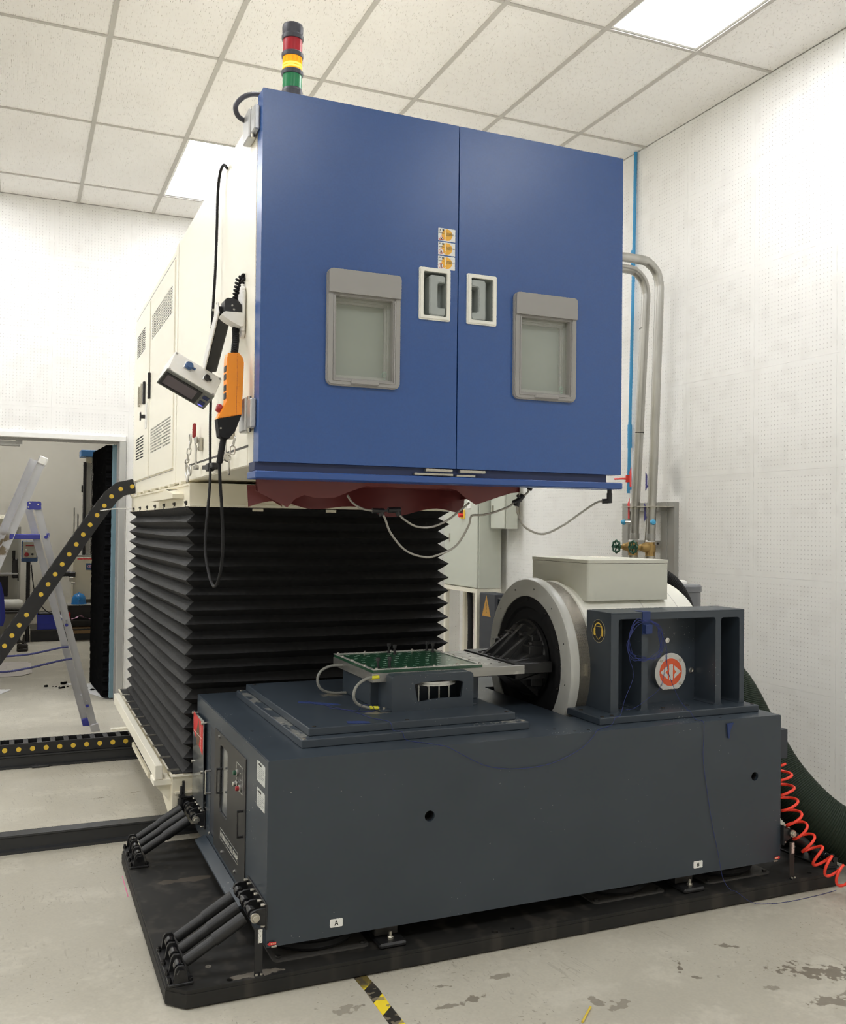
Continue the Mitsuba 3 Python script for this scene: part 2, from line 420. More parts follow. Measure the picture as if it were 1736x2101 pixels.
mat('handle_well', (150, 156, 152), 0.5)
mat('ivory', (230, 229, 219), 0.35)
mat('cast_grey', (190, 190, 188), 0.35, metal=0.5)
mat('chrome', (208, 206, 200), 0.2, metal=1.0)
mat('zinc', (188, 184, 172), 0.3, metal=0.9)
mat('dark_steel', (60, 58, 56), 0.4, metal=0.6)
mat('black_plastic', (30, 30, 32), 0.4)
mat('black_rubber', (24, 24, 25), 0.65, spec=0.3)
mat('black_paint', (27, 27, 28), 0.42)
mat('black_gloss', (16, 16, 18), 0.2)
mat('armature_black', (24, 24, 24), 0.42)
mat('grey_ring', (176, 176, 170), 0.35)
mat('shaker_white', (226, 225, 216), 0.42)
mat('box_grey', (196, 196, 184), 0.5)
mat('cabinet_grey', (190, 193, 182), 0.5)
mat('orange_plastic', (244, 146, 34), 0.3)
mat('red_plastic', (150, 42, 46), 0.4)
mat('red_signal', (208, 44, 34), 0.35)
mat('red_skirt', (98, 42, 42), 0.42)
mat('skirt_inside', (98, 42, 42), 0.5)
mat('red_lens', (176, 34, 48), 0.25)
mat('green_lens', (40, 134, 84), 0.25)
mat('dark_ring', (70, 70, 78), 0.4)
mat('green_film', (34, 70, 50), 0.16, spec=0.7)
mat('film_edge', (72, 98, 84), 0.3)
mat('slot_white', (158, 190, 172), 0.35)
mat('strip_alu', (196, 196, 190), 0.35, metal=0.6)
mat('hose_grey', (132, 132, 125), 0.5)
mat('yellow_plastic', (214, 208, 52), 0.5)
mat('yellow_pin', (222, 186, 66), 0.4)
mat('wire_blue', (34, 46, 106), 0.45)
mat('tape_blue', (35, 52, 98), 0.6)
mat('duct_green', (27, 40, 28), 0.6, spec=0.3)
mat('coil_red', (238, 66, 46), 0.28)
mat('brass', (172, 142, 90), 0.35, metal=0.7)
mat('valve_green', (30, 72, 54), 0.25)
mat('pipe_blue', (56, 140, 190), 0.4)
mat('plug_blue', (74, 162, 205), 0.4)
mat('arrow_red', (214, 60, 62), 0.5)
mat('arrow_blue', (52, 48, 112), 0.5)
mat('tank_grey', (112, 114, 118), 0.45)
mat('steel_frame', (164, 163, 158), 0.4, metal=0.5)
mat('dark_cabinet', (44, 48, 56), 0.45)
mat('ladder_blue', (52, 56, 140), 0.4)
mat('leaf_blue', (118, 146, 158), 0.45)
matte('foam_black', (22, 22, 23))
matte('beige_wall', (208, 204, 193))
mat('machine_grey', (176, 174, 164), 0.5)
mat('machine_beige', (205, 198, 178), 0.5)
mat('machine_blue', (58, 104, 150), 0.4)
mat('panel_blue', (54, 84, 128), 0.4)
mat('bin_blue', (36, 48, 160), 0.4)
mat('helmet_blue', (40, 118, 182), 0.25)
mat('pink_cloth', (206, 160, 182), 0.8)
matte('paper', (238, 238, 238))
mat('rail_black', (44, 45, 47), 0.4)
mat('straw', (206, 180, 66), 0.5)
mat('glow_off', (112, 80, 80), 0.4)
mat('screen_dark', (96, 88, 94), 0.25)
mat('screen_frame', (108, 110, 106), 0.45)
mat('print_ink', {'type': 'mesh_attribute', 'name': 'vertex_color'}, 0.45)
mat('mirror_plate', (168, 172, 174), 0.16, metal=0.85)
scene['clear_pane'] = {'type': 'thindielectric', 'int_ior': 1.5}
scene['clear_tube'] = {'type': 'twosided', 'bsdf': {'type': 'principled', 'base_color': {'type': 'rgb', 'value': s(150, 147, 138)}, 'roughness': 0.12, 'specular': 0.7}}
scene['lamp_shell'] = {'type': 'diffuse', 'reflectance': {'type': 'rgb', 'value': [0.8, 0.8, 0.8]}}
# ================================================================ the setting
struct('floor', cb(-5.4, 6.2, -3.2, 14.4, -0.12, 0.0), 'concrete')
mat('pink_chalk', (206, 120, 150), 0.8)
part('floor', 'chalk_line', prism([(.424, 4.09), (.4275, 4.09), (.4265, 3.86), (.4225, 3.86)], 'xy', .0001, .0008), 'pink_chalk', 'pink chalk line beside the black slab')
# ceiling: tiles and the T-grid
XL = [-4.918 + 0.593 * k for k in range(16)]                    # grid lines across x
YL = [-3.0, -1.84, -0.65, 0.53, 1.73, 2.92, 4.11, 5.28, 6.465, 7.68, 8.15]
XL = [x for x in XL if x < 3.85]
XE = XL + [3.92]
struct('ceiling', cb(-5.2, 4.0, -3.0, 8.3, 4.16, 4.30), 'white_paint')
lamp_cells = [(round(a, 1), round(c, 1)) for a, b, c, d, _ in PANELS]
for i in range(len(XE) - 1):
    for j in range(len(YL) - 1):
        a, b, c, d = XE[i], XE[i + 1], YL[j], YL[j + 1]
        if (round(a, 1), round(c, 1)) in lamp_cells: continue
        part('ceiling', 'tile', cb(a + 0.003, b - 0.003, c + 0.003, d - 0.003, CEIL + 0.004, CEIL + 0.020), 'ceiling_board', smooth=False)
for x in XL: part('ceiling', 'main_runner', J(cb(x - 0.013, x + 0.013, -3.0, 8.15, CEIL - 0.002, CEIL + 0.004), cb(x - 0.002, x + 0.002, -3.0, 8.15, CEIL, CEIL + 0.05)), 'grid_paint', smooth=False)
for y in YL[1:-1]:
    for i in range(len(XE) - 1):
        part('ceiling', 'cross_tee', cb(XE[i] + 0.0135, XE[i + 1] - (0.0135 if i < len(XE) - 2 else 0.0), y - 0.011, y + 0.011, CEIL - 0.0015, CEIL + 0.004), 'grid_paint', smooth=False)
for k, (a, b, c, d, lab) in enumerate(PANELS):
    L = thing('ceiling_light', lab, 'ceiling light', 'recessed ceiling light panels')
    part(L, 'frame', J(cb(a + .013, a + .03, c + .011, d - .011, CEIL + .006, CEIL + .03), cb(b - .03, b - .013, c + .011, d - .011, CEIL + .006, CEIL + .03),
                       cb(a + .03, b - .03, c + .011, c + .028, CEIL + .006, CEIL + .03), cb(a + .03, b - .03, d - .028, d - .011, CEIL + .006, CEIL + .03)), 'white_paint', smooth=False)
    q = trimesh.Trimesh([[a + .03, c + .028, CEIL + .012], [b - .03, c + .028, CEIL + .012], [b - .03, d - .028, CEIL + .012], [a + .03, d - .028, CEIL + .012]], [[0, 2, 1], [0, 3, 2]], process=False)
    part(L, 'diffuser', q, 'lamp_shell', smooth=False, emitter={'type': 'area', 'radiance': {'type': 'rgb', 'value': LAMP}})
# walls: perforated boards on a backing
struct('wall_right', cb(3.932, 4.05, -3.0, 8.3, 0, 4.2), 'white_paint')
for j in range(-5, 6):
    for i in range(7):
        y0, y1 = 4.837 + 0.6 * j, 4.837 + 0.6 * (j + 1)
        part('wall_right', 'panel', cb(3.92, 3.932, y0 + .0002, min(y1, 8.15) - .0002, 0.6 * i + .0002, min(0.6 * (i + 1), CEIL) - .0002), 'wall_board', smooth=False)
DX0, DX1, DH = -0.82, 0.80, 2.16      # doorway
struct('wall_back', J(cb(-5.4, DX0, 8.162, 8.24, 0, 4.2), cb(DX0, DX1, 8.162, 8.24, DH, 4.2), cb(DX1, 4.0, 8.162, 8.24, 0, 4.2)), 'white_paint')
for j in range(-3, 7):
    for i in range(7):
        x0, x1, z0, z1 = 0.241 + .6 * j, min(0.241 + .6 * (j + 1), 3.92), .6 * i, min(.6 * (i + 1), CEIL)
        g = sbox(x0 + .0002, z0 + .0002, x1 - .0002, z1 - .0002)
        if j < -1 and x1 < -1.3: continue
        g = g.difference(sbox(DX0 - .03, -1, DX1 + .03, DH + .03))
        if g.is_empty or g.area < .001: continue
        part('wall_back', 'panel', prism(g, 'xz', 8.15, 8.162), 'wall_board', smooth=False)
struct('wall_left', cb(-5.4, -5.2, -3.0, 8.2, 0, 4.2), 'white_paint')
struct('wall_front', cb(-5.4, 4.05, -3.2, -3.0, 0, 4.2), 'white_paint')
# door frame (white outer trim, grey inner lip)
struct('door_1', None, None, label='white frame of the open doorway in the back wall')
part('door_1', 'jamb', cb(DX1 - .03, DX1 + .022, 8.115, 8.26, 0, DH + .022, .004), 'cast_grey')
part('door_1', 'jamb', cb(DX0 - .022, DX0 + .03, 8.115, 8.26, 0, DH + .022, .004), 'cast_grey')
part('door_1', 'header', cb(DX0 - .022, DX1 + .022, 8.112, 8.26, DH - .016, DH + .028, .004), 'white_paint')
part('door_1', 'stop', J(cb(DX1 - .045, DX1 - .03, 8.16, 8.19, 0, DH - .03), cb(DX0 + .03, DX1 - .03, 8.16, 8.2, DH - .034, DH - .016)), 'trim_grey')
# the room beyond
struct('wall_beyond', cb(-3.4, 6.2, 14.2, 14.4, 0, 3.6), 'beige_wall')
struct('wall_beyond_right', cb(1.9, 2.0, 8.24, 14.2, 0, 3.6), 'beige_wall')
struct('wall_beyond_left', cb(-3.4, -3.2, 8.24, 14.2, 0, 3.6), 'beige_wall')
struct('ceiling_beyond', cb(-3.4, 6.2, 8.24, 14.4, 3.5, 3.6), 'white_paint')
L = thing('ceiling_light', 'lit ceiling panel of the room beyond the doorway, above the view', 'ceiling light')
for k, x in enumerate((-1.4, 0.2)):
    q = trimesh.Trimesh([[x, 11.9, 3.495], [x + .6, 11.9, 3.495], [x + .6, 13.1, 3.495], [x, 13.1, 3.495]], [[0, 2, 1], [0, 3, 2]], process=False)
    part(L, 'diffuser', q, 'lamp_shell', smooth=False, emitter={'type': 'area', 'radiance': {'type': 'rgb', 'value': LAMP_BEYOND}})

# ================================================================ environmental chamber
CH = thing('test_chamber', 'large cream climate chamber with two blue doors raised over the dark shaker base', 'test chamber')
X0, X1, YF, YB = 0.712, 2.122, 3.0, 6.60
part(CH, 'body', J(cb(X0 + .004, X1 - .004, 3.086, 4.735, 1.665, 2.862, .004)), 'cream_paint')
part(CH, 'rear_body', cb(X0 + .010, X1 - .004, 4.737, YB, 1.665, 2.862, .004), 'cream_paint')
part(CH, 'side_rail', cb(X0 + .001, X0 + .02, 3.16, 4.33, 1.668, 1.728), 'cream_paint')
part(CH, 'seam', cb(X0 + .0025, X0 + .012, 3.155, 4.34, 1.729, 1.737), 'dark_steel', 'dark seam line along the lower edge of the cream side')
part(CH, 'corner_post', cb(X0 + .001, X0 + .02, 4.735, 4.80, 1.668, 2.858, .002), 'cream_paint')
part(CH, 'gasket', cb(X0 + .006, X1 - .006, 3.070, 3.088, 1.675, 2.865), 'black_rubber')

def slots(y0, y1, z0, z1, ny, nz, w, h, skew=0.0):
    g = []
    for i in range(ny):
        for j in range(nz):
            cy, cz = y0 + (i + .5) * (y1 - y0) / ny, z0 + (j + .5) * (z1 - z0) / nz
            g.append(affinity.skew(sbox(cy - w / 2, cz - h / 2, cy + w / 2, cz + h / 2), ys=skew))
    return union_all(g)

def service_door(y0, y1, z0, z1, vents):
    g = sbox(y0, z0, y1, z1)
    for v in vents: g = g.difference(slots(*v))
    k = part(CH, 'service_door', J(prism(g, 'yz', X0 - .001, X0 + .0002), cb(X0 + .0016, X0 + .009, y0, y1, z0, z1), *[cb(X0, X0 + .0018, a, b, c, d) for a, b, c, d in ((y0, y0 + .012, z0, z1), (y1 - .012, y1, z0, z1), (y0, y1, z0, z0 + .012), (y0, y1, z1 - .012, z1))]), 'cream_paint', smooth=False)
    for v in vents:
        part_sub(k, 'vent', cb(X0 + .0006, X0 + .0012, v[0] - .01, v[1] + .01, v[2] - .01, v[3] + .01), 'black_rubber')
    return k

def part_sub(k, name, mesh, m, label=None, smooth=35, **more):
    return part(k, name, mesh, m, label, smooth, **more)

d1 = service_door(4.835, 5.748, 1.748, 2.80, [(4.90, 5.69, 2.545, 2.69, 22, 10, .027, .0088, 12), (4.90, 5.69, 1.875, 2.022, 22, 9, .027, .0092, 8)])
part(d1, 'handle', cb(X0 - .016, X0 - .002, 5.715, 5.738, 2.205, 2.36, .003), 'black_plastic', 'long black pull handle')
d2 = service_door(5.79, 6.555, 1.748, 2.80, [(6.0, 6.43, 2.545, 2.69, 2, 10, .205, .0085), (6.02, 6.43, 1.875, 2.022, 2, 8, .19, .0095)])
part(d2, 'handle', cb(X0 - .016, X0 - .002, 5.955, 5.98, 2.20, 2.34, .003), 'black_plastic', 'long black pull handle')
part(d2, 'latch_plate', cb(X0 - .005, X0 - .001, 5.86, 5.93, 2.045, 2.20, .001), 'white_paint', 'small white latch plate')
part(d2, 'lock_knob', J(cyl((X0 - .03, 5.93, 2.12), (X0 - .004, 5.93, 2.12), .012, 12), cb(X0 - .036, X0 - .028, 5.92, 5.94, 2.095, 2.145, .002)), 'black_plastic', 'black lock knob')
part(d2, 'rack', J(*[cb(X0 - .012, X0 - .008, 6.10, 6.24, 2.22 + .016 * i, 2.223 + .016 * i) for i in range(8)], *[cb(X0 - .014, X0 - .001, y, y + .004, 2.215, 2.345) for y in (6.10, 6.24)]), 'zinc', 'small wire rack')
part(CH, 'rear_seam', J(*[cb(X0 + .0085, X0 + .0105, 4.84, 6.55, z, z + .003) for z in (1.738, 2.825)], cb(X0 + .0085, X0 + .0105, 5.767, 5.770, 1.74, 2.82)), 'trim_grey')

# door leaves with real openings
def leaf(x0, x1, win, hnd):
    g = sbox(x0, 1.672, x1, 2.892).difference(rr(*win, .02)).difference(rr(*hnd, .008))
    k = part(CH, 'door', prism(g, 'xz', YF, 3.070), 'blue_paint', smooth=False)
    return k

def window(k, x0, x1, z0, z1, mark):
    o = rr(x0, x1, z0, z1, .022)
    gx0, gx1, gz0, gz1 = x0 + .031, x1 - .028, z0 + .027, z1 - .09
    ring = o.difference(sbox(gx0, gz0, gx1, gz1))
    m = J(prism(ring, 'xz', YF - .012, YF + .012), prism(o.buffer(-.004).difference(sbox(gx0 - .010, gz0 - .010, gx1 + .010, gz1 + .01)), 'xz', YF - .016, YF - .0121))
    f = part(k, 'window_frame', m, 'window_grey')
    part(k, 'window_head', prism(rr(x0 + .004, x1 - .002, z1 - .082, z1 - .003, .012).union(sbox(x0 + .004, z1 - .082, x1 - .002, z1 - .05)), 'xz', YF - .024, YF - .0161), 'window_grey')
    part(k, 'window_latch', cb(x0 + .085, x0 + .185, YF - .024, YF - .0125, z0 + .006, z0 + .022, .003), 'window_grey')
    part(k, 'window_rail', J(cb(gx0 - .0085, gx0 - .005, YF - .019, YF - .016, gz0 - .008, gz1), cb(gx1 + .004, gx1 + .0075, YF - .019, YF - .016, gz0 - .008, gz1), cb(gx0 - .0085, gx1 + .0075, YF - .019, YF - .016, gz0 - .011, gz0 - .0075)), 'trim_grey')
    # stepped reveal seen through the pane
    a, b, c, d = gx0 - .002, gx1 + .002, gz0 - .002, gz1 + .002
    w = []
    for n, (ya, yb, ins) in enumerate(((YF + .012, YF + .022, 0.0), (YF + .022, YF + .032, .010), (YF + .032, YF + .042, .018))):
        w.append(prism(sbox(a - .004, c - .004, b + .004, d + .004).difference(sbox(a + ins, c + ins, b - ins, d - ins)), 'xz', ya, yb))
    part(k, 'window_reveal', J(*w), 'window_inner')
    part(k, 'window_back', cb(a, b, YF + .0422, YF + .044, c, d), 'window_back')
    part(k, 'window_pane', trimesh.Trimesh([[a, YF + .010, c], [b, YF + .010, c], [b, YF + .010, d], [a, YF + .010, d]], [[0, 1, 2], [0, 2, 3]], process=False), 'clear_pane', 'clear glass pane', smooth=False)
    mk = J(*[tube(V(gx1 - .022, YF + .0085, gz0 + .024) + np.array([[math.cos(t) * r, 0, math.sin(t) * r] for t in np.linspace(0, 2 * math.pi, 20)]), .0006, 4) for r in (.0085, .005)], cb(gx1 - .0265, gx1 - .0175, YF + .008, YF + .009, gz0 + .008, gz0 + .0105))
    part(k, 'window_mark', mk, 'slot_white', 'small pale round mark on the glass')

def pull(k, x0, x1, z0, z1, side):
    o, inn = rr(x0, x1, z0, z1, .006), rr(x0 + .016, x1 - .015, z0 + .015, z1 - .014, .005)
    part(k, 'handle_bezel', J(prism(o.difference(inn), 'xz', YF - .006, YF), prism(o.buffer(-.0045).difference(inn), 'xz', YF - .010, YF - .006)), 'ivory', 'ivory bezel of the recessed handle')
    part(k, 'handle_recess', J(prism(inn.buffer(.002).difference(inn), 'xz', YF - .004, YF + .046), prism(inn.buffer(.001), 'xz', YF + .046, YF + .048)), 'handle_well')
    ix0, ix1, iz0, iz1 = x0 + .016, x1 - .015, z0 + .015, z1 - .014
    # a C shape, open towards the middle of the chamber
    if side > 0: out, gap = rr(ix0 + .024, ix1 - .003, iz0 + .003, iz1 - .009, .010), rr(ix0 + .056, ix1 + .06, iz0 + .031, iz1 - .034, .008)
    else: out, gap = rr(ix0 + .002, ix0 + .060, iz0 + .002, iz1 - .005, .010), rr(ix0 - .06, ix0 + .031, iz0 + .028, iz1 - .031, .008)
    c = out.difference(gap)
    part(k, 'handle_grip', J(prism(c, 'xz', YF - .001, YF + .040), prism(c.buffer(-.003), 'xz', YF - .004, YF - .001)), 'handle_grey', 'grey C-shaped grip')

W1, W2 = (.936, 1.200, 1.935, 2.327), (1.645, 1.909, 1.935, 2.325)
H1, H2 = (1.271, 1.391, 2.189, 2.372), (1.456, 1.575, 2.190, 2.370)
inset = lambda q: (q[0] + .025, q[1] - .022, q[2] + .02, q[3] - .02)
hin = lambda q: (q[0] + .010, q[1] - .009, q[2] + .009, q[3] - .009)
DL = leaf(.714, 1.4212, tuple(inset(W1)), tuple(hin(H1)))
DR = leaf(1.4252, 2.122, tuple(inset(W2)), tuple(hin(H2)))
window(DL, *W1, 0); window(DR, *W2, 1)
pull(DL, *H1, 1); pull(DR, *H2, -1)
# warning stickers above the left handle (strokes of the characters on a 10 x 10 grid)
GLYPH = {'note': [((1, 9), (2.5, 8)), ((.5, 6.5), (2, 5.5)), ((.5, .5), (2.5, 3)), ((6, 9.8), (7, 8.8)), ((3.5, 7.8), (9.5, 7.8)), ((4, 4.6), (9, 4.6)), ((6.5, 7.8), (6.5, .6)), ((3, .6), (10, .6))],
         'mind': [((5, 10), (5, 9.2)), ((1.5, 9), (8.5, 9)), ((.5, 7.4), (9.5, 7.4)), ((2.4, 6.2), (7.6, 6.2)), ((2.4, 4.9), (7.6, 4.9)), ((2.4, 3.6), (7.6, 3.6)), ((2.4, 6.2), (2.4, 3.6)), ((7.6, 6.2), (7.6, 3.6)), ((1, 2.6), (1.4, .6)), ((3.4, 2.4), (3.8, .4)), ((3.8, .4), (7.5, .4)), ((8.6, 2.4), (9.4, .8)), ((5.4, 2.6), (5.9, 1.6))],
         'strict': [((1, 9), (9, 9)), ((3.8, 9), (3.8, 6)), ((6.2, 9), (6.2, 6)), ((1.8, 8), (2.6, 6.6)), ((8.3, 8), (7.4, 6.6)), ((1, 5.8), (9.6, 5.8)), ((1.8, 5.8), (.6, .3))],
         'forbid': [((.5, 8.3), (4.5, 8.3)), ((2.5, 10), (2.5, 5.4)), ((2.4, 8), (.6, 5.6)), ((5.4, 8.3), (9.6, 8.3)), ((7.5, 10), (7.5, 5.4)), ((7.4, 8), (9.6, 5.6)), ((2, 4.6), (8, 4.6)), ((.6, 3), (9.4, 3)), ((5, 3), (5, .2)), ((3, 2.2), (1.6, .6)), ((7, 2.2), (8.4, .6))]}
def glyph(pr, name, u, v, size, color):
    for (a, b) in GLYPH[name]:
        pr.add(LineString([(u + a[0] * size / 10, v + a[1] * size / 10), (u + b[0] * size / 10, v + b[1] * size / 10)]).buffer(size * .055, cap_style='flat', quad_segs=1), color)
for i, (z0, z1, chars) in enumerate(((2.474, 2.519, ('note', 'mind')), (2.4245, 2.470, ('strict', 'forbid')), (2.3735, 2.420, ('strict', 'forbid')))):
    w, h = .066, z1 - z0
    pr = Print(sbox(0, 0, w, h), (226, 226, 222), .0006)
    pr.add(Point(.034, h * .5).buffer(.0205), (232, 176, 62))
    pr.add(sbox(.0275, h * .30, .0305, h * .93), (238, 228, 206)).add(Point(.029, h * .17).buffer(.0018), (238, 228, 206))
    glyph(pr, chars[0], .002, h - .0115, .0085, (52, 48, 50)); glyph(pr, chars[1], .0145, h - .0115, .0085, (52, 48, 50))
    pr.lines([(.002, .017, h - .016), (.002, .024, h - .0185), (.031, .052, h - .0165), (.031, .058, h - .0195), (.031, .064, h - .0225), (.031, .050, h - .0255)], (96, 84, 70), .0009)
    if i == 0:
        tri = Polygon([(.0025, .003), (.0125, .018), (.0225, .003)])
        pr.add(tri, (196, 66, 54)).add(tri.buffer(-.0014, join_style='mitre'), (228, 228, 224)).add(Polygon([(.007, .0045), (.014, .012), (.016, .0105), (.0115, .0045)]), (40, 38, 38)).add(sbox(.008, .0045, .0185, .006), (40, 38, 38))
    else:
        c = Point(.0115, .0115)
        pr.add(c.buffer(.0092), (196, 66, 54)).add(c.buffer(.0080), (228, 228, 224))
        if i == 1: pr.add(Polygon([(.0085, .0055), (.0072, .0095), (.0095, .0115), (.0115, .0165), (.0135, .0125), (.0155, .0100), (.0145, .0055)]), (36, 32, 34)).add(Point(.0115, .0075).buffer(.0014), (228, 228, 224))
        else: pr.add(rr(.0090, .0140, .0050, .0170, .001), (36, 32, 34)).add(sbox(.0098, .0172, .0132, .0185), (36, 32, 34))
        pr.add(LineString([(.0055, .0175), (.0175, .0055)]).buffer(.0006, quad_segs=1), (196, 66, 54))
    stick(DL, 'warning_sticker', pr, (1.344, YF, z0), (1, 0, 0), (0, 0, 1), (0, -1, 0),
          ('white warning sticker with an orange disc and a triangle sign, topmost of three', 'white warning sticker with a flame sign in a red ring, middle of three', 'white warning sticker with a black can in a red ring, lowest of three')[i])
# hinges, bottom bar, latches
for z0, z1 in ((2.760, 2.858), (1.777, 1.890)):
    k = part(CH, 'hinge', J(cb(X0 - .024, X0 + .004, 3.090, 3.182, z0, z1, .004), cb(X0 - .018, X0 + .0015, 3.035, 3.089, z0 + .008, z1 - .008, .004)), 'cast_grey', 'silver hinge block')
    part(k, 'pin', cyl((X0 - .010, 3.086, z0 - .003), (X0 - .010, 3.086, z1 + .003), .007, 12), 'zinc')
part(CH, 'sill_band', cb(X0 - .006, 2.066, 3.016, 3.10, 1.643, 1.6715), 'dark_blue')
part(CH, 'bottom_bar', cb(.700, 2.117, 2.980, 3.10, 1.617, 1.641, .003), 'blue_edge', 'blue bar below the doors')
part(CH, 'latch', J(cb(1.262, 1.41, 2.996, 3.012, 1.646, 1.653), cb(1.30, 1.402, 2.986, 2.999, 1.6585, 1.668), cb(1.30, 1.402, 2.984, 2.986, 1.660, 1.6665)), 'zinc', 'grey latch bar under the doors')
part(CH, 'latch', J(cb(1.424, 1.497, 2.996, 3.012, 1.644, 1.651), cb(1.432, 1.532, 2.986, 2.999, 1.6575, 1.667), cb(1.432, 1.532, 2.984, 2.986, 1.6595, 1.665)), 'zinc', 'grey latch bar under the doors')
part(CH, 'top_latch', cb(1.33, 1.395, 3.03, 3.09, 2.892, 2.903, .002), 'cast_grey'); part(CH, 'top_latch', cb(1.45, 1.515, 3.03, 3.09, 2.892, 2.903, .002), 'cast_grey')
part(CH, 'top_stud', lathe([(0, 0), (.02, 0), (.018, .012), (.006, .016), (0, .016)], (2.07, 3.045, 2.892), (0, 0, 1), 16), 'red_skirt')
# red silicone skirt round the floor opening
front_up = [(.727, 1.618), (1.731, 1.618)]
front_lo = [(.729, 1.580), (.841, 1.526), (.868, 1.556), (.9, 1.570), (.94, 1.560), (1.006, 1.563), (1.055, 1.583), (1.122, 1.606), (1.19, 1.605), (1.26, 1.603), (1.393, 1.604), (1.448, 1.606), (1.475, 1.600), (1.513, 1.572), (1.55, 1.549), (1.64, 1.577), (1.729, 1.604)]
lo = np.array(front_lo); lx = np.concatenate([np.linspace(lo[i, 0], lo[i + 1, 0], 4)[:-1] for i in range(len(lo) - 1)] + [[lo[-1, 0]]])
lz = np.interp(lx, lo[:, 0], lo[:, 1])
def sheet(top, bot, n=6):
    a, b = np.asarray(top), np.asarray(bot); m = len(a)
    v = np.vstack([a + (b - a) * t for t in np.linspace(0, 1, n)]); f = []
    for i in range(n - 1):
        for k in range(m - 1): f += [[i * m + k, i * m + k + 1, (i + 1) * m + k + 1], [i * m + k, (i + 1) * m + k + 1, (i + 1) * m + k]]
    return v, f
def thick(top, bot, off, n=6):
    v, f = sheet(top, bot, n); v2 = v + np.asarray(off); k = len(v)
    f2 = [[c + k, b + k, a + k] for a, b, c in f]
    m = len(top); e = [(i, i + 1) for i in range(m - 1)]; g = []
    base = (n - 1) * m
    for i, j in e: g += [[base + i, base + j, base + j + k], [base + i, base + j + k, base + i + k]]
    return trimesh.Trimesh(np.vstack([v, v2]), f + f2 + g, process=False)
wav = .010 * np.sin(lx * 23) * np.clip((1.618 - lz) / .09, 0, 1)
ex = np.linspace(3.09, 3.28, 8)
SK = part(CH, 'skirt', J(thick(np.stack([lx, lx * 0 + 3.090, lx * 0 + 1.618], 1), np.stack([lx, 3.10 + wav, lz], 1), (0, .004, 0)), thick(np.stack([.728 + .5 * (ex - 3.09), ex, ex * 0 + 1.618], 1), np.stack([.73 + .72 * (ex - 3.09), ex, 1.580 - .25 * (ex - 3.09)], 1), (.003, 0, 0))), 'red_skirt', 'sagging dark red silicone skirt hanging under the chamber')
ex = np.linspace(3.09, 3.6, 14); iz = 1.530 + .018 * np.sin(np.linspace(.2, 7, 40)) * np.linspace(1, .5, 40) + .014 * np.sin(np.linspace(0, 17, 40)); ix = np.linspace(.80, 1.70, 40)
part(SK, 'inner_flap', J(thick(np.stack([ix * 1.02 - .02, ix * 0 + 3.52, ix * 0 + 1.617], 1), np.stack([ix, 3.50 + .02 * np.sin(ix * 19), iz], 1), (0, .004, 0)),
                         thick(np.stack([ex * 0 + 1.73, ex, ex * 0 + 1.617], 1), np.stack([1.73 - .04 * np.sin((ex - 3.09) * 3.2), ex, 1.600 - .02 * np.sin((ex - 3.09) * 3.2)], 1), (-.004, 0, 0)),
                         cb(.98, 1.72, 3.12, 4.0, 1.6175, 1.6185)), 'skirt_inside', 'inner flaps of the red skirt')
part(CH, 'floor_pan', cb(.98, 1.70, 3.14, 4.0, 1.619, 1.664), 'cream_frame')
# ================================================================ signal tower on the roof
ST = thing('signal_tower', 'red, amber and green signal tower with a black cap on the chamber roof', 'signal light')
sx, sy, z = .853, 3.16, 2.862
R0 = .035
part(ST, 'base', lathe([(0, 0), (R0 + .003, 0), (R0 + .003, .105), (R0 - .001, .113), (R0 - .001, .117), (0, .117)], (sx, sy, z), (0, 0, 1), 40), 'dark_ring'); z += .115
for name, m, h in (('green_lens', 'green_lens', .049), ('amber_lens', None, .046), ('red_lens', 'red_lens', .046)):
    if m: part(ST, name, lathe([(0, 0), (R0 - .0015, 0), (R0 - .0015, h), (0, h)], (sx, sy, z), (0, 0, 1), 40), m)
    else:
        scene['amber_glow'] = {'type': 'diffuse', 'reflectance': {'type': 'rgb', 'value': s(240, 150, 40)}}
        a = part(ST, name, lathe([(0, 0), (R0 - .0015, 0), (R0 - .0015, h), (0, h)], (sx, sy, z), (0, 0, 1), 40), 'amber_glow', 'lit amber lens', emitter={'type': 'area', 'radiance': {'type': 'rgb', 'value': [.75, .26, .015]}})
        part(a, 'led_band', J(*[lathe([(R0 - .003, q), (R0 - .0008, q), (R0 - .0008, q + .0065), (R0 - .003, q + .0065)], (sx, sy, z), (0, 0, 1), 40) for q in (.006, .0155)]), 'amber_glow', 'bright yellow lamp band', emitter={'type': 'area', 'radiance': {'type': 'rgb', 'value': [1.5, 1.05, .18]}})
        part(a, 'lens_rib', J(*[cb(-.0005, .0005, -.0006, .0006, 0, .018).apply_transform(trimesh.transformations.translation_matrix((sx + (R0 - .001) * math.cos(q), sy + (R0 - .001) * math.sin(q), z + .026))) for q in np.arange(0, 6.28, .45)]), 'orange_plastic')
    z += h
    part(ST, 'ring', lathe([(0, 0), (R0 + .002, 0), (R0 + .003, .004), (R0 + .003, .014), (R0 - .001, .018), (0, .018)], (sx, sy, z), (0, 0, 1), 40), 'dark_ring'); z += .016
part(ST, 'cap', lathe([(0, 0), (R0 - .001, 0), (R0 - .001, .006), (R0 + .001, .010), (R0 + .0015, .030), (R0 - .001, .036), (0, .038)], (sx, sy, z), (0, 0, 1), 40), 'dark_ring', 'dark grey cap')
part(ST, 'cable', tube(curve([(.835, 3.165, 2.900), (.80, 3.17, 2.935), (.745, 3.17, 2.945), (.690, 3.15, 2.922), (.655, 3.14, 2.880), (.662, 3.15, 2.852), (.69, 3.17, 2.846), (.722, 3.18, 2.846)]), .0085, 12), 'dark_ring', 'thick dark cable curling over the chamber edge')

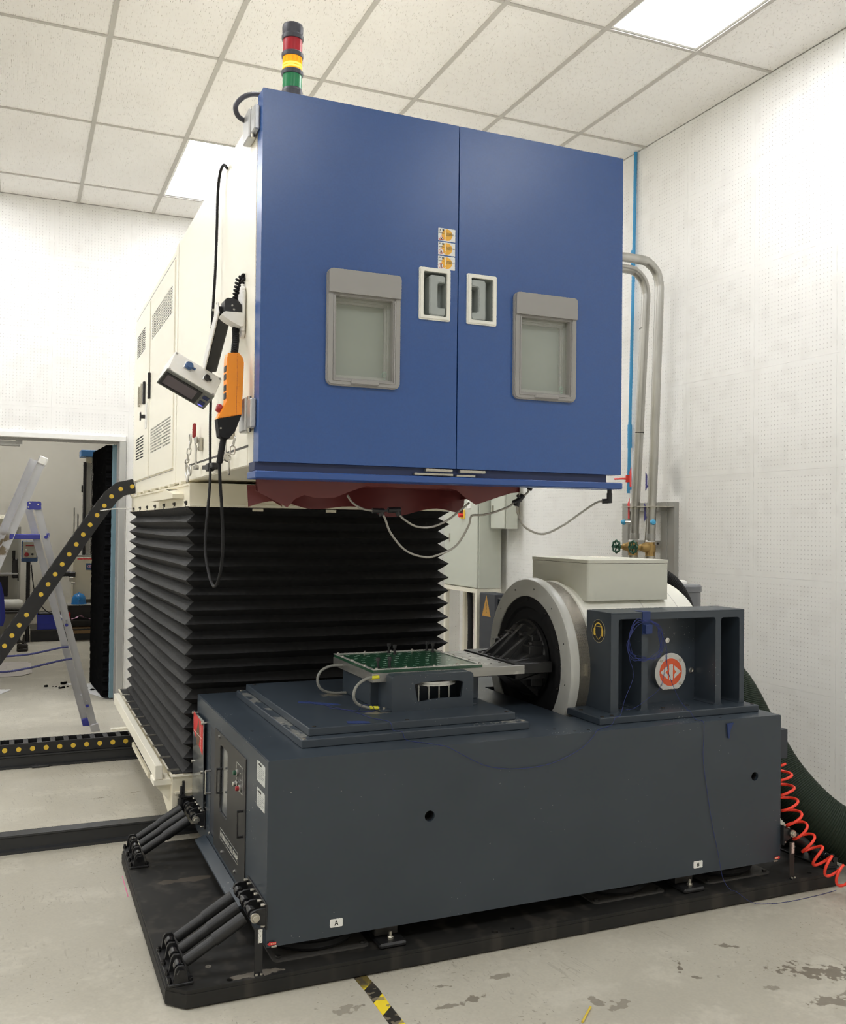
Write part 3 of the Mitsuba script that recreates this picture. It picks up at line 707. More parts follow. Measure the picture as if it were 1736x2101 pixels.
# ================================================================ lift column under the chamber
LC = thing('lift_column', 'lift column behind the shaker with black pleated bellows between cream frames', 'lift column')
CX0, CX1, CY0, CY1 = .700, 1.965, 4.262, 6.54
part(LC, 'upper_frame', J(cb(.700, 1.96, 4.225, 4.232, 1.552, 1.650), cb(.700, 1.96, 4.232, 6.56, 1.640, 1.650), cb(.700, 1.96, 4.215, 6.565, 1.544, 1.552), cb(.706, .712, 4.232, 6.56, 1.552, 1.64), cb(1.95, 1.956, 4.232, 6.56, 1.552, 1.64),
                          prism([(4.225, 1.552), (4.225, 1.648), (4.245, 1.648), (4.262, 1.552)], 'yz', .700, .708)), 'cream_frame', smooth=False)
part(LC, 'edge_strip', cb(.7005, 1.955, 4.2135, 4.2245, 1.5515, 1.5555), 'cream_paint')
wd = part(LC, 'side_bracket', prism([(4.42, 1.585), (5.25, 1.585), (5.25, 1.60), (4.62, 1.632), (4.42, 1.605)], 'yz', .655, .7055), 'cream_frame')
for i, y in enumerate(np.linspace(4.33, 6.40, 7)):
    part(LC, 'bolt', J(cyl((.703, y, 1.530), (.703, y, 1.572), .005, 8), cyl((.703, y, 1.560), (.703, y, 1.570), .010, 8)), 'dark_steel')
    part(LC, 'spacer', cb(.694, .716, y + .10, y + .16, 1.6505, 1.6645), 'cream_frame', smooth=False)
# bellows: rings of a rectangle, alternately wide and narrow
N, zb, zt, amp = 18, .366, 1.543, .043
rings = []
for i in range(2 * N + 1):
    q = amp if i % 2 else 0.0
    z_ = zb + (zt - zb) * i / (2 * N)
    a, b, c, d = CX0 - .010 + q, CX1 + .012 - q, CY0 - .024 + q, CY1 + .01 - q
    pts = []
    for (p0, p1) in (((a, c), (b, c)), ((b, c), (b, d)), ((b, d), (a, d)), ((a, d), (a, c))):
        for t in np.arange(8) / 8:
            sag = -.004 * math.sin(math.pi * t) * (0 if i in (0, 2 * N) else 1)
            pts.append((p0[0] + (p1[0] - p0[0]) * t, p0[1] + (p1[1] - p0[1]) * t, z_ + sag + .0025 * math.sin(i * 2.1 + t * 5 + p0[0] * 3)))
    rings.append(pts)
rv = np.array(rings).reshape(-1, 3); m_ = 32; rf = []
for i in range(2 * N):
    for k in range(m_):
        q = (k + 1) % m_
        rf += [[i * m_ + k, i * m_ + q, (i + 1) * m_ + q], [i * m_ + k, (i + 1) * m_ + q, (i + 1) * m_ + k]]
part(LC, 'bellows', trimesh.Trimesh(rv, rf, process=False), 'bellows_fabric', 'black pleated bellows', smooth=False)
part(LC, 'hem_plate', J(*[cb(x, x + .05, 4.2365, 4.240, 1.528, 1.541) for x in (.985, 1.335, 1.70)]), 'cream_frame')
# base frame of the column with its guard beam and caster jack
part(LC, 'base_frame', J(cb(.650, 2.01, 4.262, 4.274, .13, .352), cb(.650, .658, 4.262, 6.56, .205, .352), cb(2.0, 2.01, 4.262, 6.56, .13, .352), cb(.640, 2.02, 4.252, 6.57, .352, .360),
                         prism([(4.262, .13), (4.262, .352), (5.0, .352), (5.0, .28)], 'yz', .6505, .657), cb(.760, .772, 4.248, 4.262, .215, .352), cb(.66, 2.0, 4.245, 4.2615, .275, .283)), 'cream_frame', smooth=False)
part(LC, 'base_lip', cb(.640, 2.0, 4.2465, 4.2520, .350, .3575), 'cream_paint')
for y in np.linspace(4.30, 6.3, 9): part(LC, 'clip', cb(.636, .685, y, y + .030, .3636, .3665), 'zinc')
part(LC, 'guard_beam', cb(.578, .610, 4.285, 6.2, .335, .398, .002), 'cream_paint', 'cream square guard beam along the foot')
part(LC, 'guard_bracket', J(cb(.572, .652, 4.29, 4.40, .306, .334, .003), prism([(.652, .30), (.578, .306), (.652, .22)], 'xz', 4.33, 4.345)), 'cream_paint')
part(LC, 'guard_bracket', cb(.50, .640, 5.50, 5.53, .31, .322, .002), 'cream_paint')
part(LC, 'guard_strip', cb(.602, .612, 4.70, 5.40, .235, .262), 'cream_frame')
part(LC, 'hem', J(cb(.648, .712, 4.262, 6.55, .3605, .3635), cb(.66, 2.0, 4.256, 4.30, .3605, .3635)), 'bellows_fabric', 'flat black hem of the bellows')
for x, y in ((.72, 4.58), (.72, 6.15), (1.9, 4.58), (1.9, 6.15)): part(LC, 'wheel', J(cyl((x - .02, y, .118), (x + .02, y, .118), .0375, 20), cb(x - .03, x + .03, y - .03, y + .03, .118, .24)), 'dark_steel')
part(LC, 'jack', J(cyl((.683, 4.236, .17), (.683, 4.236, .255), .014, 14), cyl((.683, 4.236, .255), (.686, 4.240, .31), .006, 8), cyl((.683, 4.236, .12), (.683, 4.236, .17), .009, 10), cb(.674, .700, 4.228, 4.246, .262, .272), cb(.690, .700, 4.240, 4.250, .13, .33)), 'black_paint', 'black screw jack')
part(LC, 'jack_lever', J(tube(curve([(.680, 4.228, .165), (.655, 4.20, .150), (.632, 4.185, .133)]), .006, 8), cyl((.625, 4.18, .132), (.640, 4.188, .135), .012, 10)), 'black_paint')
part(LC, 'jack_cable', tube(curve([(.690, 4.245, .30), (.70, 4.243, .262), (.74, 4.243, .258), (.80, 4.24, .275)]), .005, 8), 'black_rubber')
# ================================================================ black base slab, shaker base
PX0, PX1, PY0, PY1, PZ = .437, 3.19, 2.893, 4.288, .058
c = .055
slab = Polygon([(PX0 + c, PY0), (PX1 - c, PY0), (PX1, PY0 + c), (PX1, PY1 - c), (PX1 - c, PY1), (PX0 + c, PY1), (PX0, PY1 - c), (PX0, PY0 + c)])
holes = [Point(.628, 2.918).buffer(.011), Point(3.02, 2.935).buffer(.010), Point(1.55, 2.915).buffer(.012), Point(1.62, 2.917).buffer(.009)]
BP = thing('base_slab', 'thick black steel slab with cut corners lying on the floor under the shaker', 'base plate')
part(BP, 'plate', J(prism(slab.difference(union_all(holes)), 'xy', 0.006, PZ - .012), prism(slab.buffer(-.0025).difference(union_all(holes)), 'xy', PZ - .012, PZ), prism(slab.buffer(-.01), 'xy', 0.0, .006)), 'black_slab', smooth=False)
one('loose_washer', J(ringmesh((.582, 3.028, PZ), (0, 0, 1), .003, .010, .0016, 20)), 'zinc', 'small pale washer lying on the black slab near the front dampers', 'washer')

BS = thing('shaker_base', 'long dark slate grey steel base of the vibration shaker with lifting holes', 'machine base')
BX0, BX1, BY0, BY1, BZ0, BZ1 = .748, 2.88, 2.95, 4.228, .122, .713
lift = [Point(1.313, .476).buffer(.0185, quad_segs=10), Point(2.744, .475).buffer(.0175, quad_segs=10)]
g = rr(BX0, BX1, BZ0, BZ1, .006).difference(union_all(lift))
part(BS, 'front_plate', J(prism(g, 'xz', BY0, BY0 + .03)), 'slate_paint', smooth=30)
for q in ((1.313, .476, .0185), (2.744, .475, .0175)):
    part(BS, 'lifting_hole', J(lathe([(q[2], 0), (q[2], .045), (0, .045)], (q[0], BY0 + .012, q[1]), (0, 1, 0), 28)), 'dark_steel', 'dark round lifting hole')
well = sbox(2.035, 3.215, 2.835, 3.955)
part(BS, 'top_plate', J(prism(rr(BX0, BX1, BY0 + .002, BY1, .004).difference(well), 'xy', BZ1 - .03, BZ1 - .003), prism(rr(BX0 + .003, BX1 - .003, BY0 + .004, BY1 - .003, .004).difference(well), 'xy', BZ1 - .003, BZ1)), 'slate_paint')
part(BS, 'well_wall', J(cb(2.030, 2.035, 3.215, 3.955, .40, BZ1 - .03), cb(2.835, 2.84, 3.215, 3.955, .40, BZ1 - .03)), 'black_paint')
part(BS, 'right_plate', cb(BX1 - .03, BX1, BY0 + .03, BY1, BZ0, BZ1 - .03), 'slate_paint')
part(BS, 'rear_plate', cb(BX0, BX1, BY1 - .03, BY1, BZ0, BZ1 - .03), 'slate_paint')
part(BS, 'floor_plate', cb(BX0 + .03, BX1 - .03, BY0 + .03, BY1 - .03, BZ0 + .002, BZ0 + .02), 'slate_paint')
# left end: wall with a window into the pump bay, lip below
lg = sbox(BY0 + .03, BZ0, BY1, BZ1 - .03).difference(sbox(3.30, .20, 3.905, .635))
part(BS, 'left_plate', prism(lg, 'yz', BX0, BX0 + .025), 'slate_paint', smooth=False)
part(BS, 'left_lip', prism([(BX0 - .003, .166), (BX0 - .044, .150), (BX0 - .044, .142), (BX0 - .003, .150)], 'xz', 3.22, 3.99), 'slate_paint')
pump = sbox(3.25, .185, 3.80, .650).difference(rr(3.552, 3.695, .347, .607, .02))
PC = part(BS, 'pump_cover', prism(pump, 'yz', BX0 - .004, BX0 + .002), 'panel_dark', 'dark cover plate of the oil pump bay', smooth=False)
part(PC, 'sight_window', J(cb(BX0 + .004, BX0 + .006, 3.54, 3.70, .33, .62)), 'mirror_plate', 'mirror-like sight window')
part(PC, 'recess', cb(BX0 + .001, BX0 + .004, 3.80, 3.91, .205, .635), 'dark_cabinet')
part(PC, 'bay_back', cb(BX0 + .05, BX0 + .06, 3.2, 4.0, .15, .66), 'black_paint')
pc = Print(sbox(0, 0, .10, .095), (50, 50, 49), .0015)
for sd in (sbox(0, 0, .10, .0015), sbox(0, .0935, .10, .095), sbox(0, 0, .0015, .095), sbox(.0985, 0, .10, .095)): pc.add(sd, (196, 194, 186))
pc.lines([(.058, .075, .045), (.058, .07, .068), (.02, .035, .066)], (190, 188, 180), .002)
stick(PC, 'control_panel', pc, (BX0 - .004, 3.386, .515), (0, -1, 0), (0, 0, 1), (-1, 0, 0), 'small framed control panel with three push buttons')
for y, z_, m in ((3.365, .577, 'valve_green'), (3.365, .538, 'chrome'), (3.318, .533, 'red_plastic')):
    b = part(PC, 'push_button', lathe([(.013, 0), (.013, .006), (.010, .008), (0, .008)], (BX0 - .006, y, z_), (-1, 0, 0), 20), 'chrome')
    part(b, 'cap', lathe([(.0085, 0), (.0085, .016), (.006, .018), (0, .018)], (BX0 - .0065, y, z_), (-1, 0, 0), 16), m)
def bow(y, z0, z1, m): return J(cb(BX0 - .026, BX0 - .021, y - .004, y + .004, z0, z1, .0015), cb(BX0 - .026, BX0 - .001, y - .004, y + .004, z0, z0 + .008, .0015), cb(BX0 - .026, BX0 - .001, y - .004, y + .004, z1 - .008, z1, .0015))
part(PC, 'bow_handle', bow(3.885, .362, .462, 0), 'chrome', 'chrome bow handle'); part(PC, 'bow_handle', bow(3.655, .425, .525, 0), 'black_paint', 'black bow handle')
part(PC, 'bow_handle', bow(3.282, .369, .466, 0), 'black_paint', 'black bow handle')
npl = Print(sbox(0, 0, .31, .041), (34, 36, 38), .0012)
for sd in (sbox(0, 0, .31, .0012), sbox(0, .0398, .31, .041), sbox(0, 0, .0012, .041), sbox(.3088, 0, .31, .041)): npl.add(sd, (198, 196, 188))
npl.text('HYDRAULIC OIL PUMP', .019, .155, .011, (206, 204, 196), sx=1.06)
stick(PC, 'nameplate', npl, (BX0 - .0042, 3.662, .251), (0, -1, 0), (0, 0, 1), (-1, 0, 0), 'black nameplate reading HYDRAULIC OIL PUMP')
for y, z_ in ((3.877, .206), (3.63, .208), (3.402, .211), (3.70, .636)): part(PC, 'screw', capscrew((BX0 - .004, y, z_), (-1, 0, 0), .006, .006), 'chrome')
for i, (z0, z1) in enumerate(((.617, .685), (.535, .596))):
    w, h = .108, z1 - z0
    pr = Print(rr(0, w, 0, h, .006), (186, 188, 184), .0006)
    pr.add(Polygon([(.010, h - .012), (.017, h - .012), (.0135, h - .006)]), (38, 38, 38)).add(sbox(.022, h - .013, .060, h - .006), (38, 38, 38))
    for r in range(7): pr.add(sbox(.010, h - .020 - .0062 * r, (.096, .09, .098, .072, .094, .086, .05)[r], h - .0185 - .0062 * r), (110, 112, 112))
    stick(BS, 'notice', pr, (BX0, 3.096, z0), (0, -1, 0), (0, 0, 1), (-1, 0, 0), ('grey notice label with small print, upper one', 'grey notice label with small print, lower one')[i])
# mirror plate with the red warning triangle at the far end of the left side
MP = part(BS, 'guard_plate', cb(BX0 - .016, BX0 - .013, 3.985, 4.235, .27, .642), 'mirror_plate', 'polished guard plate with a red triangle sticker')
pr = Print(Polygon([(.005, .19), (.02, .20), (.235, .185), (.235, .060), (.225, .055), (.012, .115)]), (190, 48, 46), .0006)
pr.add(Polygon([(.09, .07), (.075, .12), (.10, .145), (.13, .19), (.15, .15), (.165, .11), (.145, .075)]), (96, 70, 52)).add(sbox(.02, .118, .225, .121), (206, 170, 160)).add(sbox(.185, .05, .189, .17), (206, 170, 160))
stick(MP, 'warning_triangle', pr, (BX0 - .016, 4.232, .44), (0, -1, 0), (0, 0, 1), (-1, 0, 0), 'worn red warning sticker')
for y, z_ in ((4.222, .632), (3.998, .630), (4.222, .42), (3.998, .425)): part(MP, 'bolt', J(capscrew((BX0 - .016, y, z_), (-1, 0, 0), .007, .008), cyl((BX0 - .013, y, z_), (BX0, y, z_), .005, 8)), 'zinc')
part(BS, 'side_box', cb(BX1, BX1 + .062, 2.975, 3.15, .525, .645, .002), 'dark_cabinet')
for (x, ch) in ((.960, 'A'), (2.439, 'B')):
    pr = Print(rr(0, .044, 0, .027, .004), (226, 226, 222), .001).text(ch, .0145, .022, .0062, (26, 26, 28), bold=True)
    stick(BS, 'corner_label', pr, (x, BY0, .1515 if ch == 'A' else .147), (1, 0, 0), (0, 0, 1), (0, -1, 0), f'white label with the letter {ch}')
for x, y in ((1.915, 2.985), (1.975, 2.986), (2.47, 2.985), (2.60, 2.99), (1.86, 3.04), (.80, 3.4)): part(BS, 'top_hole', cyl((x, y, BZ1 - .002), (x, y, BZ1 + .0008), .006, 12), 'black_paint')

# two stepped plates on the base
SP = thing('stepped_plate', 'two stacked dark grey steel plates bolted on the left half of the shaker base', 'steel plate')
part(SP, 'lower_plate', cb(.893, 1.770, 3.072, 4.10, BZ1, .742, .003), 'slate_greasy')
part(SP, 'upper_plate', cb(.930, 1.737, 3.116, 4.08, .742, .770, .003), 'slate_smear')
for x, y in ((.955, 3.14), (1.71, 3.14), (.96, 4.05), (1.3, 3.13)): part(SP, 'screw', capscrew((x, y, .766), (0, 0, 1), .008, .006), 'dark_steel')
for x, y in ((.905, 3.088), (1.752, 3.09), (.91, 4.08)): part(SP, 'screw', capscrew((x, y, .740), (0, 0, 1), .007, .005), 'zinc')

# slip table
GB = thing('guide_block', 'dark grey guide block under the slip plate with a guard plate in front', 'guide block')
part(GB, 'block', cb(1.265, 1.735, 3.425, 3.755, .770, .868, .003), 'slate_paint')
gq = Polygon([(1.3915, .868), (1.430, .8755), (1.500, .8775), (1.575, .8735), (1.596, .8685), (1.597, .864), (1.588, .812), (1.582, .8085), (1.530, .8105), (1.47, .808), (1.408, .800), (1.404, .803)])
gfront = rr(1.300, 1.640, .752, .905, .016).intersection(sbox(1.29, .770, 1.66, .91)).difference(gq)
GP = part(GB, 'guard_plate', J(prism(gfront, 'xz', 3.280, 3.292)), 'slate_paint', smooth=20)
part(GP, 'guard_top', J(prism(rr(1.300, 1.640, .752, .905, .016).difference(rr(1.306, 1.634, .746, .899, .013)).intersection(sbox(1.29, .770, 1.66, .91)), 'xz', 3.292, 3.425)), 'slate_paint', smooth=20)
part(GB, 'guard_foot', cb(1.255, 1.305, 3.285, 3.345, .770, .779, .002), 'slate_paint'); part(GB, 'guard_foot', cb(1.635, 1.665, 3.30, 3.36, .770, .778, .002), 'slate_paint')
part(GB, 'foot_bolt', capscrew((1.278, 3.305, .779), (0, 0, 1), .006, .006), 'zinc')
part(GB, 'bearing', J(cyl((1.50, 3.36, .8645), (1.50, 3.36, .8735), .085, 40), cyl((1.50, 3.36, .858), (1.50, 3.36, .864), .090, 40)), 'strip_alu', 'pale bearing disc seen through the guard')
for x in (1.432, 1.475, 1.518, 1.561): part(GB, 'rod', cyl((x, 3.335, .775), (x, 3.335, .859), .0035, 8), 'strip_alu', smooth=40)
for x in (1.455, 1.54): part(GB, 'bolt', cyl((x, 3.30, .853), (x, 3.30, .860), .004, 8), 'zinc')

SL = thing('slip_plate', 'bright metal slip plate with a green cover sheet on the guide block', 'slip table')
part(SL, 'slab', cb(1.245, 1.905, 3.345, 3.825, .872, .908, .0015), 'brushed_metal')
part(SL, 'green_sheet', cb(1.249, 1.712, 3.346, 3.824, .9081, .9195), 'green_film', 'dark green glossy cover sheet')
part(SL, 'strip', cb(1.246, 1.714, 3.3445, 3.361, .9196, .9225), 'strip_alu'); part(SL, 'strip', cb(1.246, 1.714, 3.809, 3.8255, .9196, .9225), 'strip_alu')
part(SL, 'strip', cb(1.246, 1.258, 3.361, 3.809, .9196, .9225), 'strip_alu'); part(SL, 'strip', cb(1.697, 1.714, 3.361, 3.809, .9196, .9225), 'strip_alu')
rng = np.random.default_rng(5)
for i in range(9):
    for j in range(8):
        x, y = 1.285 + .047 * i + (.0 if j % 2 else .0235) + rng.uniform(-.006, .006), 3.40 + .052 * j + rng.uniform(-.006, .006)
        if x > 1.685: continue
        part(SL, 'slot', cb(x - .0075, x + .0075, y - .0016, y + .0016, .9194, .9200), 'slot_white', smooth=False)
for x in (1.26, 1.38, 1.50, 1.60, 1.70): 
    for y in (3.353, 3.817): part(SL, 'strip_screw', lathe([(.005, 0), (.005, .004), (.003, .006), (0, .006)], (x + .004, y, .9225), (0, 0, 1), 10), 'chrome')
for x in (1.252, 1.705):
    for y in (3.45, 3.60, 3.72): part(SL, 'strip_screw', lathe([(.005, 0), (.005, .004), (.003, .006), (0, .006)], (x, y, .9225), (0, 0, 1), 10), 'chrome')
for i, x in enumerate((1.76, 1.80, 1.84)):
    for y in (3.44, 3.54, 3.64, 3.74): part(SL, 'plate_hole', cyl((x + .01 * (y - 3.5), y, .9065), (x + .01 * (y - 3.5), y, .9085), .006, 12), 'dark_steel')
for n, (x, y, lab) in enumerate(((1.286, 3.395, 'nearest left'), (1.334, 3.395, 'nearest right'), (1.485, 3.79, 'far left'), (1.490, 3.735, 'far middle'), (1.668, 3.80, 'far right pair, left'), (1.673, 3.745, 'far right pair, right'))):
    one('cap_screw', J(cyl((x, y, .9195), (x, y, .948), .0052, 14), capscrew((x, y, .947), (0, 0, 1), .0085, .013, 18), cyl((x, y, .9195), (x, y, .922), .0085, 14)), 'black_paint', f'upright black socket screw standing in the green sheet, {lab}', 'screw')
one('oil_hose', J(tube(curve([(1.262, 3.338, .894), (1.215, 3.325, .893), (1.172, 3.31, .872), (1.155, 3.30, .838), (1.172, 3.31, .806), (1.215, 3.315, .787), (1.262, 3.315, .782)]), .0055, 10)), 'hose_grey', 'grey oil hose arching from the near corner of the slip plate', 'hose')
kk = 'oil_hose'
part(kk, 'sleeve', cyl((1.236, 3.331, .8935), (1.268, 3.340, .894), .0068, 12), 'yellow_plastic', 'yellow end sleeve'); part(kk, 'sleeve', cyl((1.224, 3.315, .786), (1.258, 3.315, .7825), .0068, 12), 'yellow_plastic', 'yellow end sleeve')
part(kk, 'fitting', cyl((1.262, 3.338, .894), (1.272, 3.345, .894), .005, 10), 'chrome')
k2 = one('oil_hose', J(tube(curve([(1.246, 3.70, .890), (1.190, 3.70, .888), (1.150, 3.695, .870), (1.135, 3.69, .836), (1.150, 3.69, .800), (1.195, 3.70, .780), (1.262, 3.70, .776)]), .0055, 10)), 'hose_grey', 'grey oil hose arching from the far left edge of the slip plate', 'hose')

# ================================================================ shaker drum
SH = thing('vibration_shaker', 'round white and grey vibration shaker drum with a black armature', 'vibration shaker')
SX, SY, SZ = 2.05, 3.585, .888
part(SH, 'face_ring', lathe([(.281, 0), (.335, 0), (.352, .004), (.360, .016), (.360, .040), (.352, .046), (.281, .046), (.281, 0)], (SX, SY, SZ), (1, 0, 0), 96), 'grey_ring', 'light grey ring of the shaker face')
for k in range(12):
    q = 2 * math.pi * (k + .35) / 12
    part(SH, 'ring_hole', cyl((SX - .0005, SY + .318 * math.cos(q), SZ + .318 * math.sin(q)), (SX + .001, SY + .318 * math.cos(q), SZ + .318 * math.sin(q)), .004, 10), 'dark_steel')
part(SH, 'mesh_band', lathe([(.342, .046), (.342, .112), (.30, .112)], (SX, SY, SZ), (1, 0, 0), 96), 'mesh_band', 'perforated metal band round the drum')
part(SH, 'band_plate', J(*[cb(-.0005, .0008, -.012, .012, 0, .05).apply_transform(trimesh.transformations.euler_matrix(0, 0, 0)).apply_translation((0, 0, 0)) for _ in range(1)]).apply_translation((SX + .08, SY - .3435, SZ - .02)), 'zinc')
part(SH, 'drum', lathe([(.30, .110), (.338, .110), (.346, .118), (.346, .130), (.336, .142), (.336, .700), (.326, .715), (.0, .715)], (SX, SY, SZ), (1, 0, 0), 96), 'shaker_white', 'white drum of the shaker')
part(SH, 'drum_seam', J(lathe([(.3364, 0), (.3364, .002)], (SX + .44, SY, SZ), (1, 0, 0), 96), lathe([(.3364, 0), (.3364, .002)], (SX + .62, SY, SZ), (1, 0, 0), 96)), 'trim_grey')
part(SH, 'black_ring', lathe([(.281, .006), (.255, .002), (.235, .002), (.225, .014), (.18, .014), (.18, .03), (0, .03)], (SX, SY, SZ), (1, 0, 0), 96), 'black_rubber', 'black rubber membrane')
part(SH, 'armature', lathe([(.168, .012), (.168, -.004), (.160, -.010), (0, -.010)], (SX, SY, SZ + .012), (1, 0, 0), 64), 'armature_black', 'black armature plate')
for r_, n_ in ((.268, 10), (.205, 0), (.142, 8)):
    for k in range(n_):
        q = 2 * math.pi * (k + .5) / n_
        x_ = SX - .011 if r_ < .15 else SX + .002
        part(SH, 'face_bolt', capscrew((x_, SY + r_ * math.cos(q), SZ + r_ * math.sin(q) + (.012 if r_ < .15 else 0)), (-1, 0, 0), .0062, .007), 'dark_steel')
# the drive bar: a fan of ribs joining the slip plate to the armature
DB = thing('drive_bar', 'black cast drive bar bolted between the slip plate and the shaker', 'drive bar')
part(DB, 'deck', J(cb(1.862, 2.042, 3.355, 3.83, .868, .914, .004), cb(1.905, 2.042, 3.42, 3.76, .835, .870, .004)), 'armature_black')
for y0, y1 in ((3.405, 3.425), (3.50, 3.52), (3.575, 3.597), (3.655, 3.675), (3.745, 3.765)):
    zt_ = SZ + .012 + math.sqrt(max(.160 ** 2 - (max(abs(y0 - SY), abs(y1 - SY))) ** 2, .002)) - .012
    part(DB, 'rib', prism([(1.876, .912), (2.030, zt_), (2.040, zt_), (2.040, .912)], 'xz', y0, y1), 'armature_black', smooth=False)
    part(DB, 'rib', prism([(1.925, .838), (2.040, 2 * (SZ + .012) - zt_), (2.040, .838)], 'xz', y0, y1), 'armature_black', smooth=False)
part(DB, 'wedge', J(prism([(1.915, .912), (2.040, 1.038), (2.040, .912)], 'xz', 3.49, 3.682), prism([(1.925, .912), (2.040, .975), (2.040, .912)], 'xz', 3.43, 3.49), prism([(1.925, .912), (2.040, .975), (2.040, .912)], 'xz', 3.682, 3.742), prism([(1.935, .838), (2.040, .75), (2.040, .838)], 'xz', 3.47, 3.70)), 'armature_black', smooth=False)
part(DB, 'web_block', J(cb(1.975, 2.040, 3.43, 3.74, .914, .972, .004), cb(2.005, 2.040, 3.46, 3.71, .972, 1.01, .004), cb(1.985, 2.040, 3.43, 3.74, .80, .838, .004)), 'armature_black')
for y in (3.46, 3.547, 3.62, 3.71):
    zt_ = .99 if abs(y - SY) > .1 else 1.02
    part(DB, 'bolt_pad', cb(2.000, 2.040, y - .018, y + .018, zt_ - .03, zt_), 'armature_black')
    part(DB, 'bolt', capscrew((2.0, y, zt_ - .015), (-1, 0, 0), .010, .012), 'dark_steel')
    part(DB, 'deck_bolt', capscrew((1.885, y, .914), (0, 0, 1), .008, .006), 'dark_steel')
# white cover box on the drum
BXo = part(SH, 'cover_box', J(prism(rr(2.208, 2.625, 3.352, 3.822, .012), 'xy', 1.160, 1.318), prism(rr(2.206, 2.627, 3.350, 3.824, .013), 'xy', 1.3195, 1.333)), 'box_grey', 'grey-white cover box on top of the drum')
part(BXo, 'lid_patch', cyl((2.50, 3.70, 1.333), (2.50, 3.70, 1.3335), .05, 30), 'cream_paint')
for y in (3.50, 3.58, 3.72): part(BXo, 'side_screw', cb(2.195, 2.2075, y, y + .02, 1.163, 1.172, .002), 'zinc')
# trunnion frame in front of the drum
TF = part(SH, 'side_frame', J(cb(2.152, 2.822, 3.232, 3.272, .741, 1.132), ), 'slate_paint', 'dark grey ribbed side frame')
part(TF, 'flange', cb(2.058, 2.842, 3.032, 3.272, BZ1, .741, .003), 'slate_paint')
fr = sbox(2.152, .741, 2.822, 1.132).difference(rr(2.188, 2.298, .742, 1.108, .012).union(sbox(2.20, .741, 2.29, .76))).difference(rr(2.328, 2.670, .742, 1.104, .012)).difference(rr(2.699, 2.797, .742, 1.102, .012))
part(TF, 'rib_grid', prism(fr.buffer(-.001).buffer(.001), 'xz', 3.100, 3.234), 'slate_paint', smooth=20)
part(TF, 'cap_plate', cb(2.152, 2.822, 3.099, 3.272, 1.128, 1.134, .002), 'slate_paint')
for x, y in ((2.08, 3.05), (2.08, 3.2), (2.13, 3.06), (2.25, 3.17), (2.42, 3.12), (2.55, 3.13), (2.75, 3.17), (2.83, 3.06)): part(TF, 'flange_bolt', capscrew((x, y, .739), (0, 0, 1), .008, .0045), 'dark_steel')
for x, z_ in ((2.525, .998), (2.652, .866)): part(TF, 'socket_bolt', capscrew((x, 3.232, z_), (0, -1, 0), .012, .006), 'chrome', 'bright socket bolt')
for x, y in ((2.22, 3.24), (2.77, 3.24)): part(TF, 'top_hole', cyl((x, y, 1.1335), (x, y, 1.1345), .006, 12), 'black_paint')
disc = Point(0, 0).buffer(.080, quad_segs=16).intersection(sbox(-.1, -.071, .1, .1))
dk = part(TF, 'emblem_disc', prism(affinity.translate(disc, 2.525, .868), 'xz', 3.206, 3.232), 'chrome', 'round metal emblem disc with an orange centre', smooth=30)
pr = Print(disc.buffer(-.001), (196, 194, 188), .0008)
pr.add(Point(0, 0).buffer(.0575, quad_segs=16), (214, 88, 48))
pr.add(sbox(-.008, -.033, .011, .033), (200, 198, 190))
pr.add(Polygon([(-.0535, 0), (-.015, .029), (-.015, .0105), (-.0275, 0), (-.015, -.0105), (-.015, -.029)]), (200, 198, 190)).add(Polygon([(.0535, 0), (.018, .027), (.018, .0105), (.0285, 0), (.018, -.0105), (.018, -.027)]), (200, 198, 190))
stick(dk, 'emblem', pr, (2.525, 3.206, .868), (1, 0, 0), (0, 0, 1), (0, -1, 0), 'orange emblem of two arrowheads and a bar')
for q in (45, 135, 225, 315): part(dk, 'emblem_screw', capscrew((2.525 + .069 * math.cos(math.radians(q)), 3.206, .868 + .069 * math.sin(math.radians(q))), (0, -1, 0), .0062, .003), 'zinc')
pr = Print(Point(0, 0).buffer(.046, quad_segs=12), (190, 178, 140), .0006)
pr.add(Point(0, 0).buffer(.0445, quad_segs=12), (26, 26, 28))
arch = Point(0, .004).buffer(.030).difference(Point(0, .004).buffer(.0245)).intersection(sbox(-.04, .004, .04, .05))
pr.add(arch, (214, 178, 68)).add(rr(-.034, -.020, -.020, .010, .006), (214, 178, 68)).add(rr(.020, .034, -.020, .010, .006), (214, 178, 68))
face = Polygon([(-.019, .016), (.019, .016), (.020, -.008), (.012, -.024), (0, -.032), (-.012, -.024), (-.020, -.008)])
pr.add(face.buffer(.003), (214, 178, 68)).add(face.buffer(.0008), (26, 26, 28))
stick(TF, 'ear_protection_sticker', pr, (2.152, 3.187, 1.055), (0, -1, 0), (0, 0, 1), (-1, 0, 0), 'round black and yellow ear protection sticker')
part(SH, 'far_frame', J(cb(2.152, 2.822, 3.90, 4.05, .713, 1.12)), 'slate_paint')
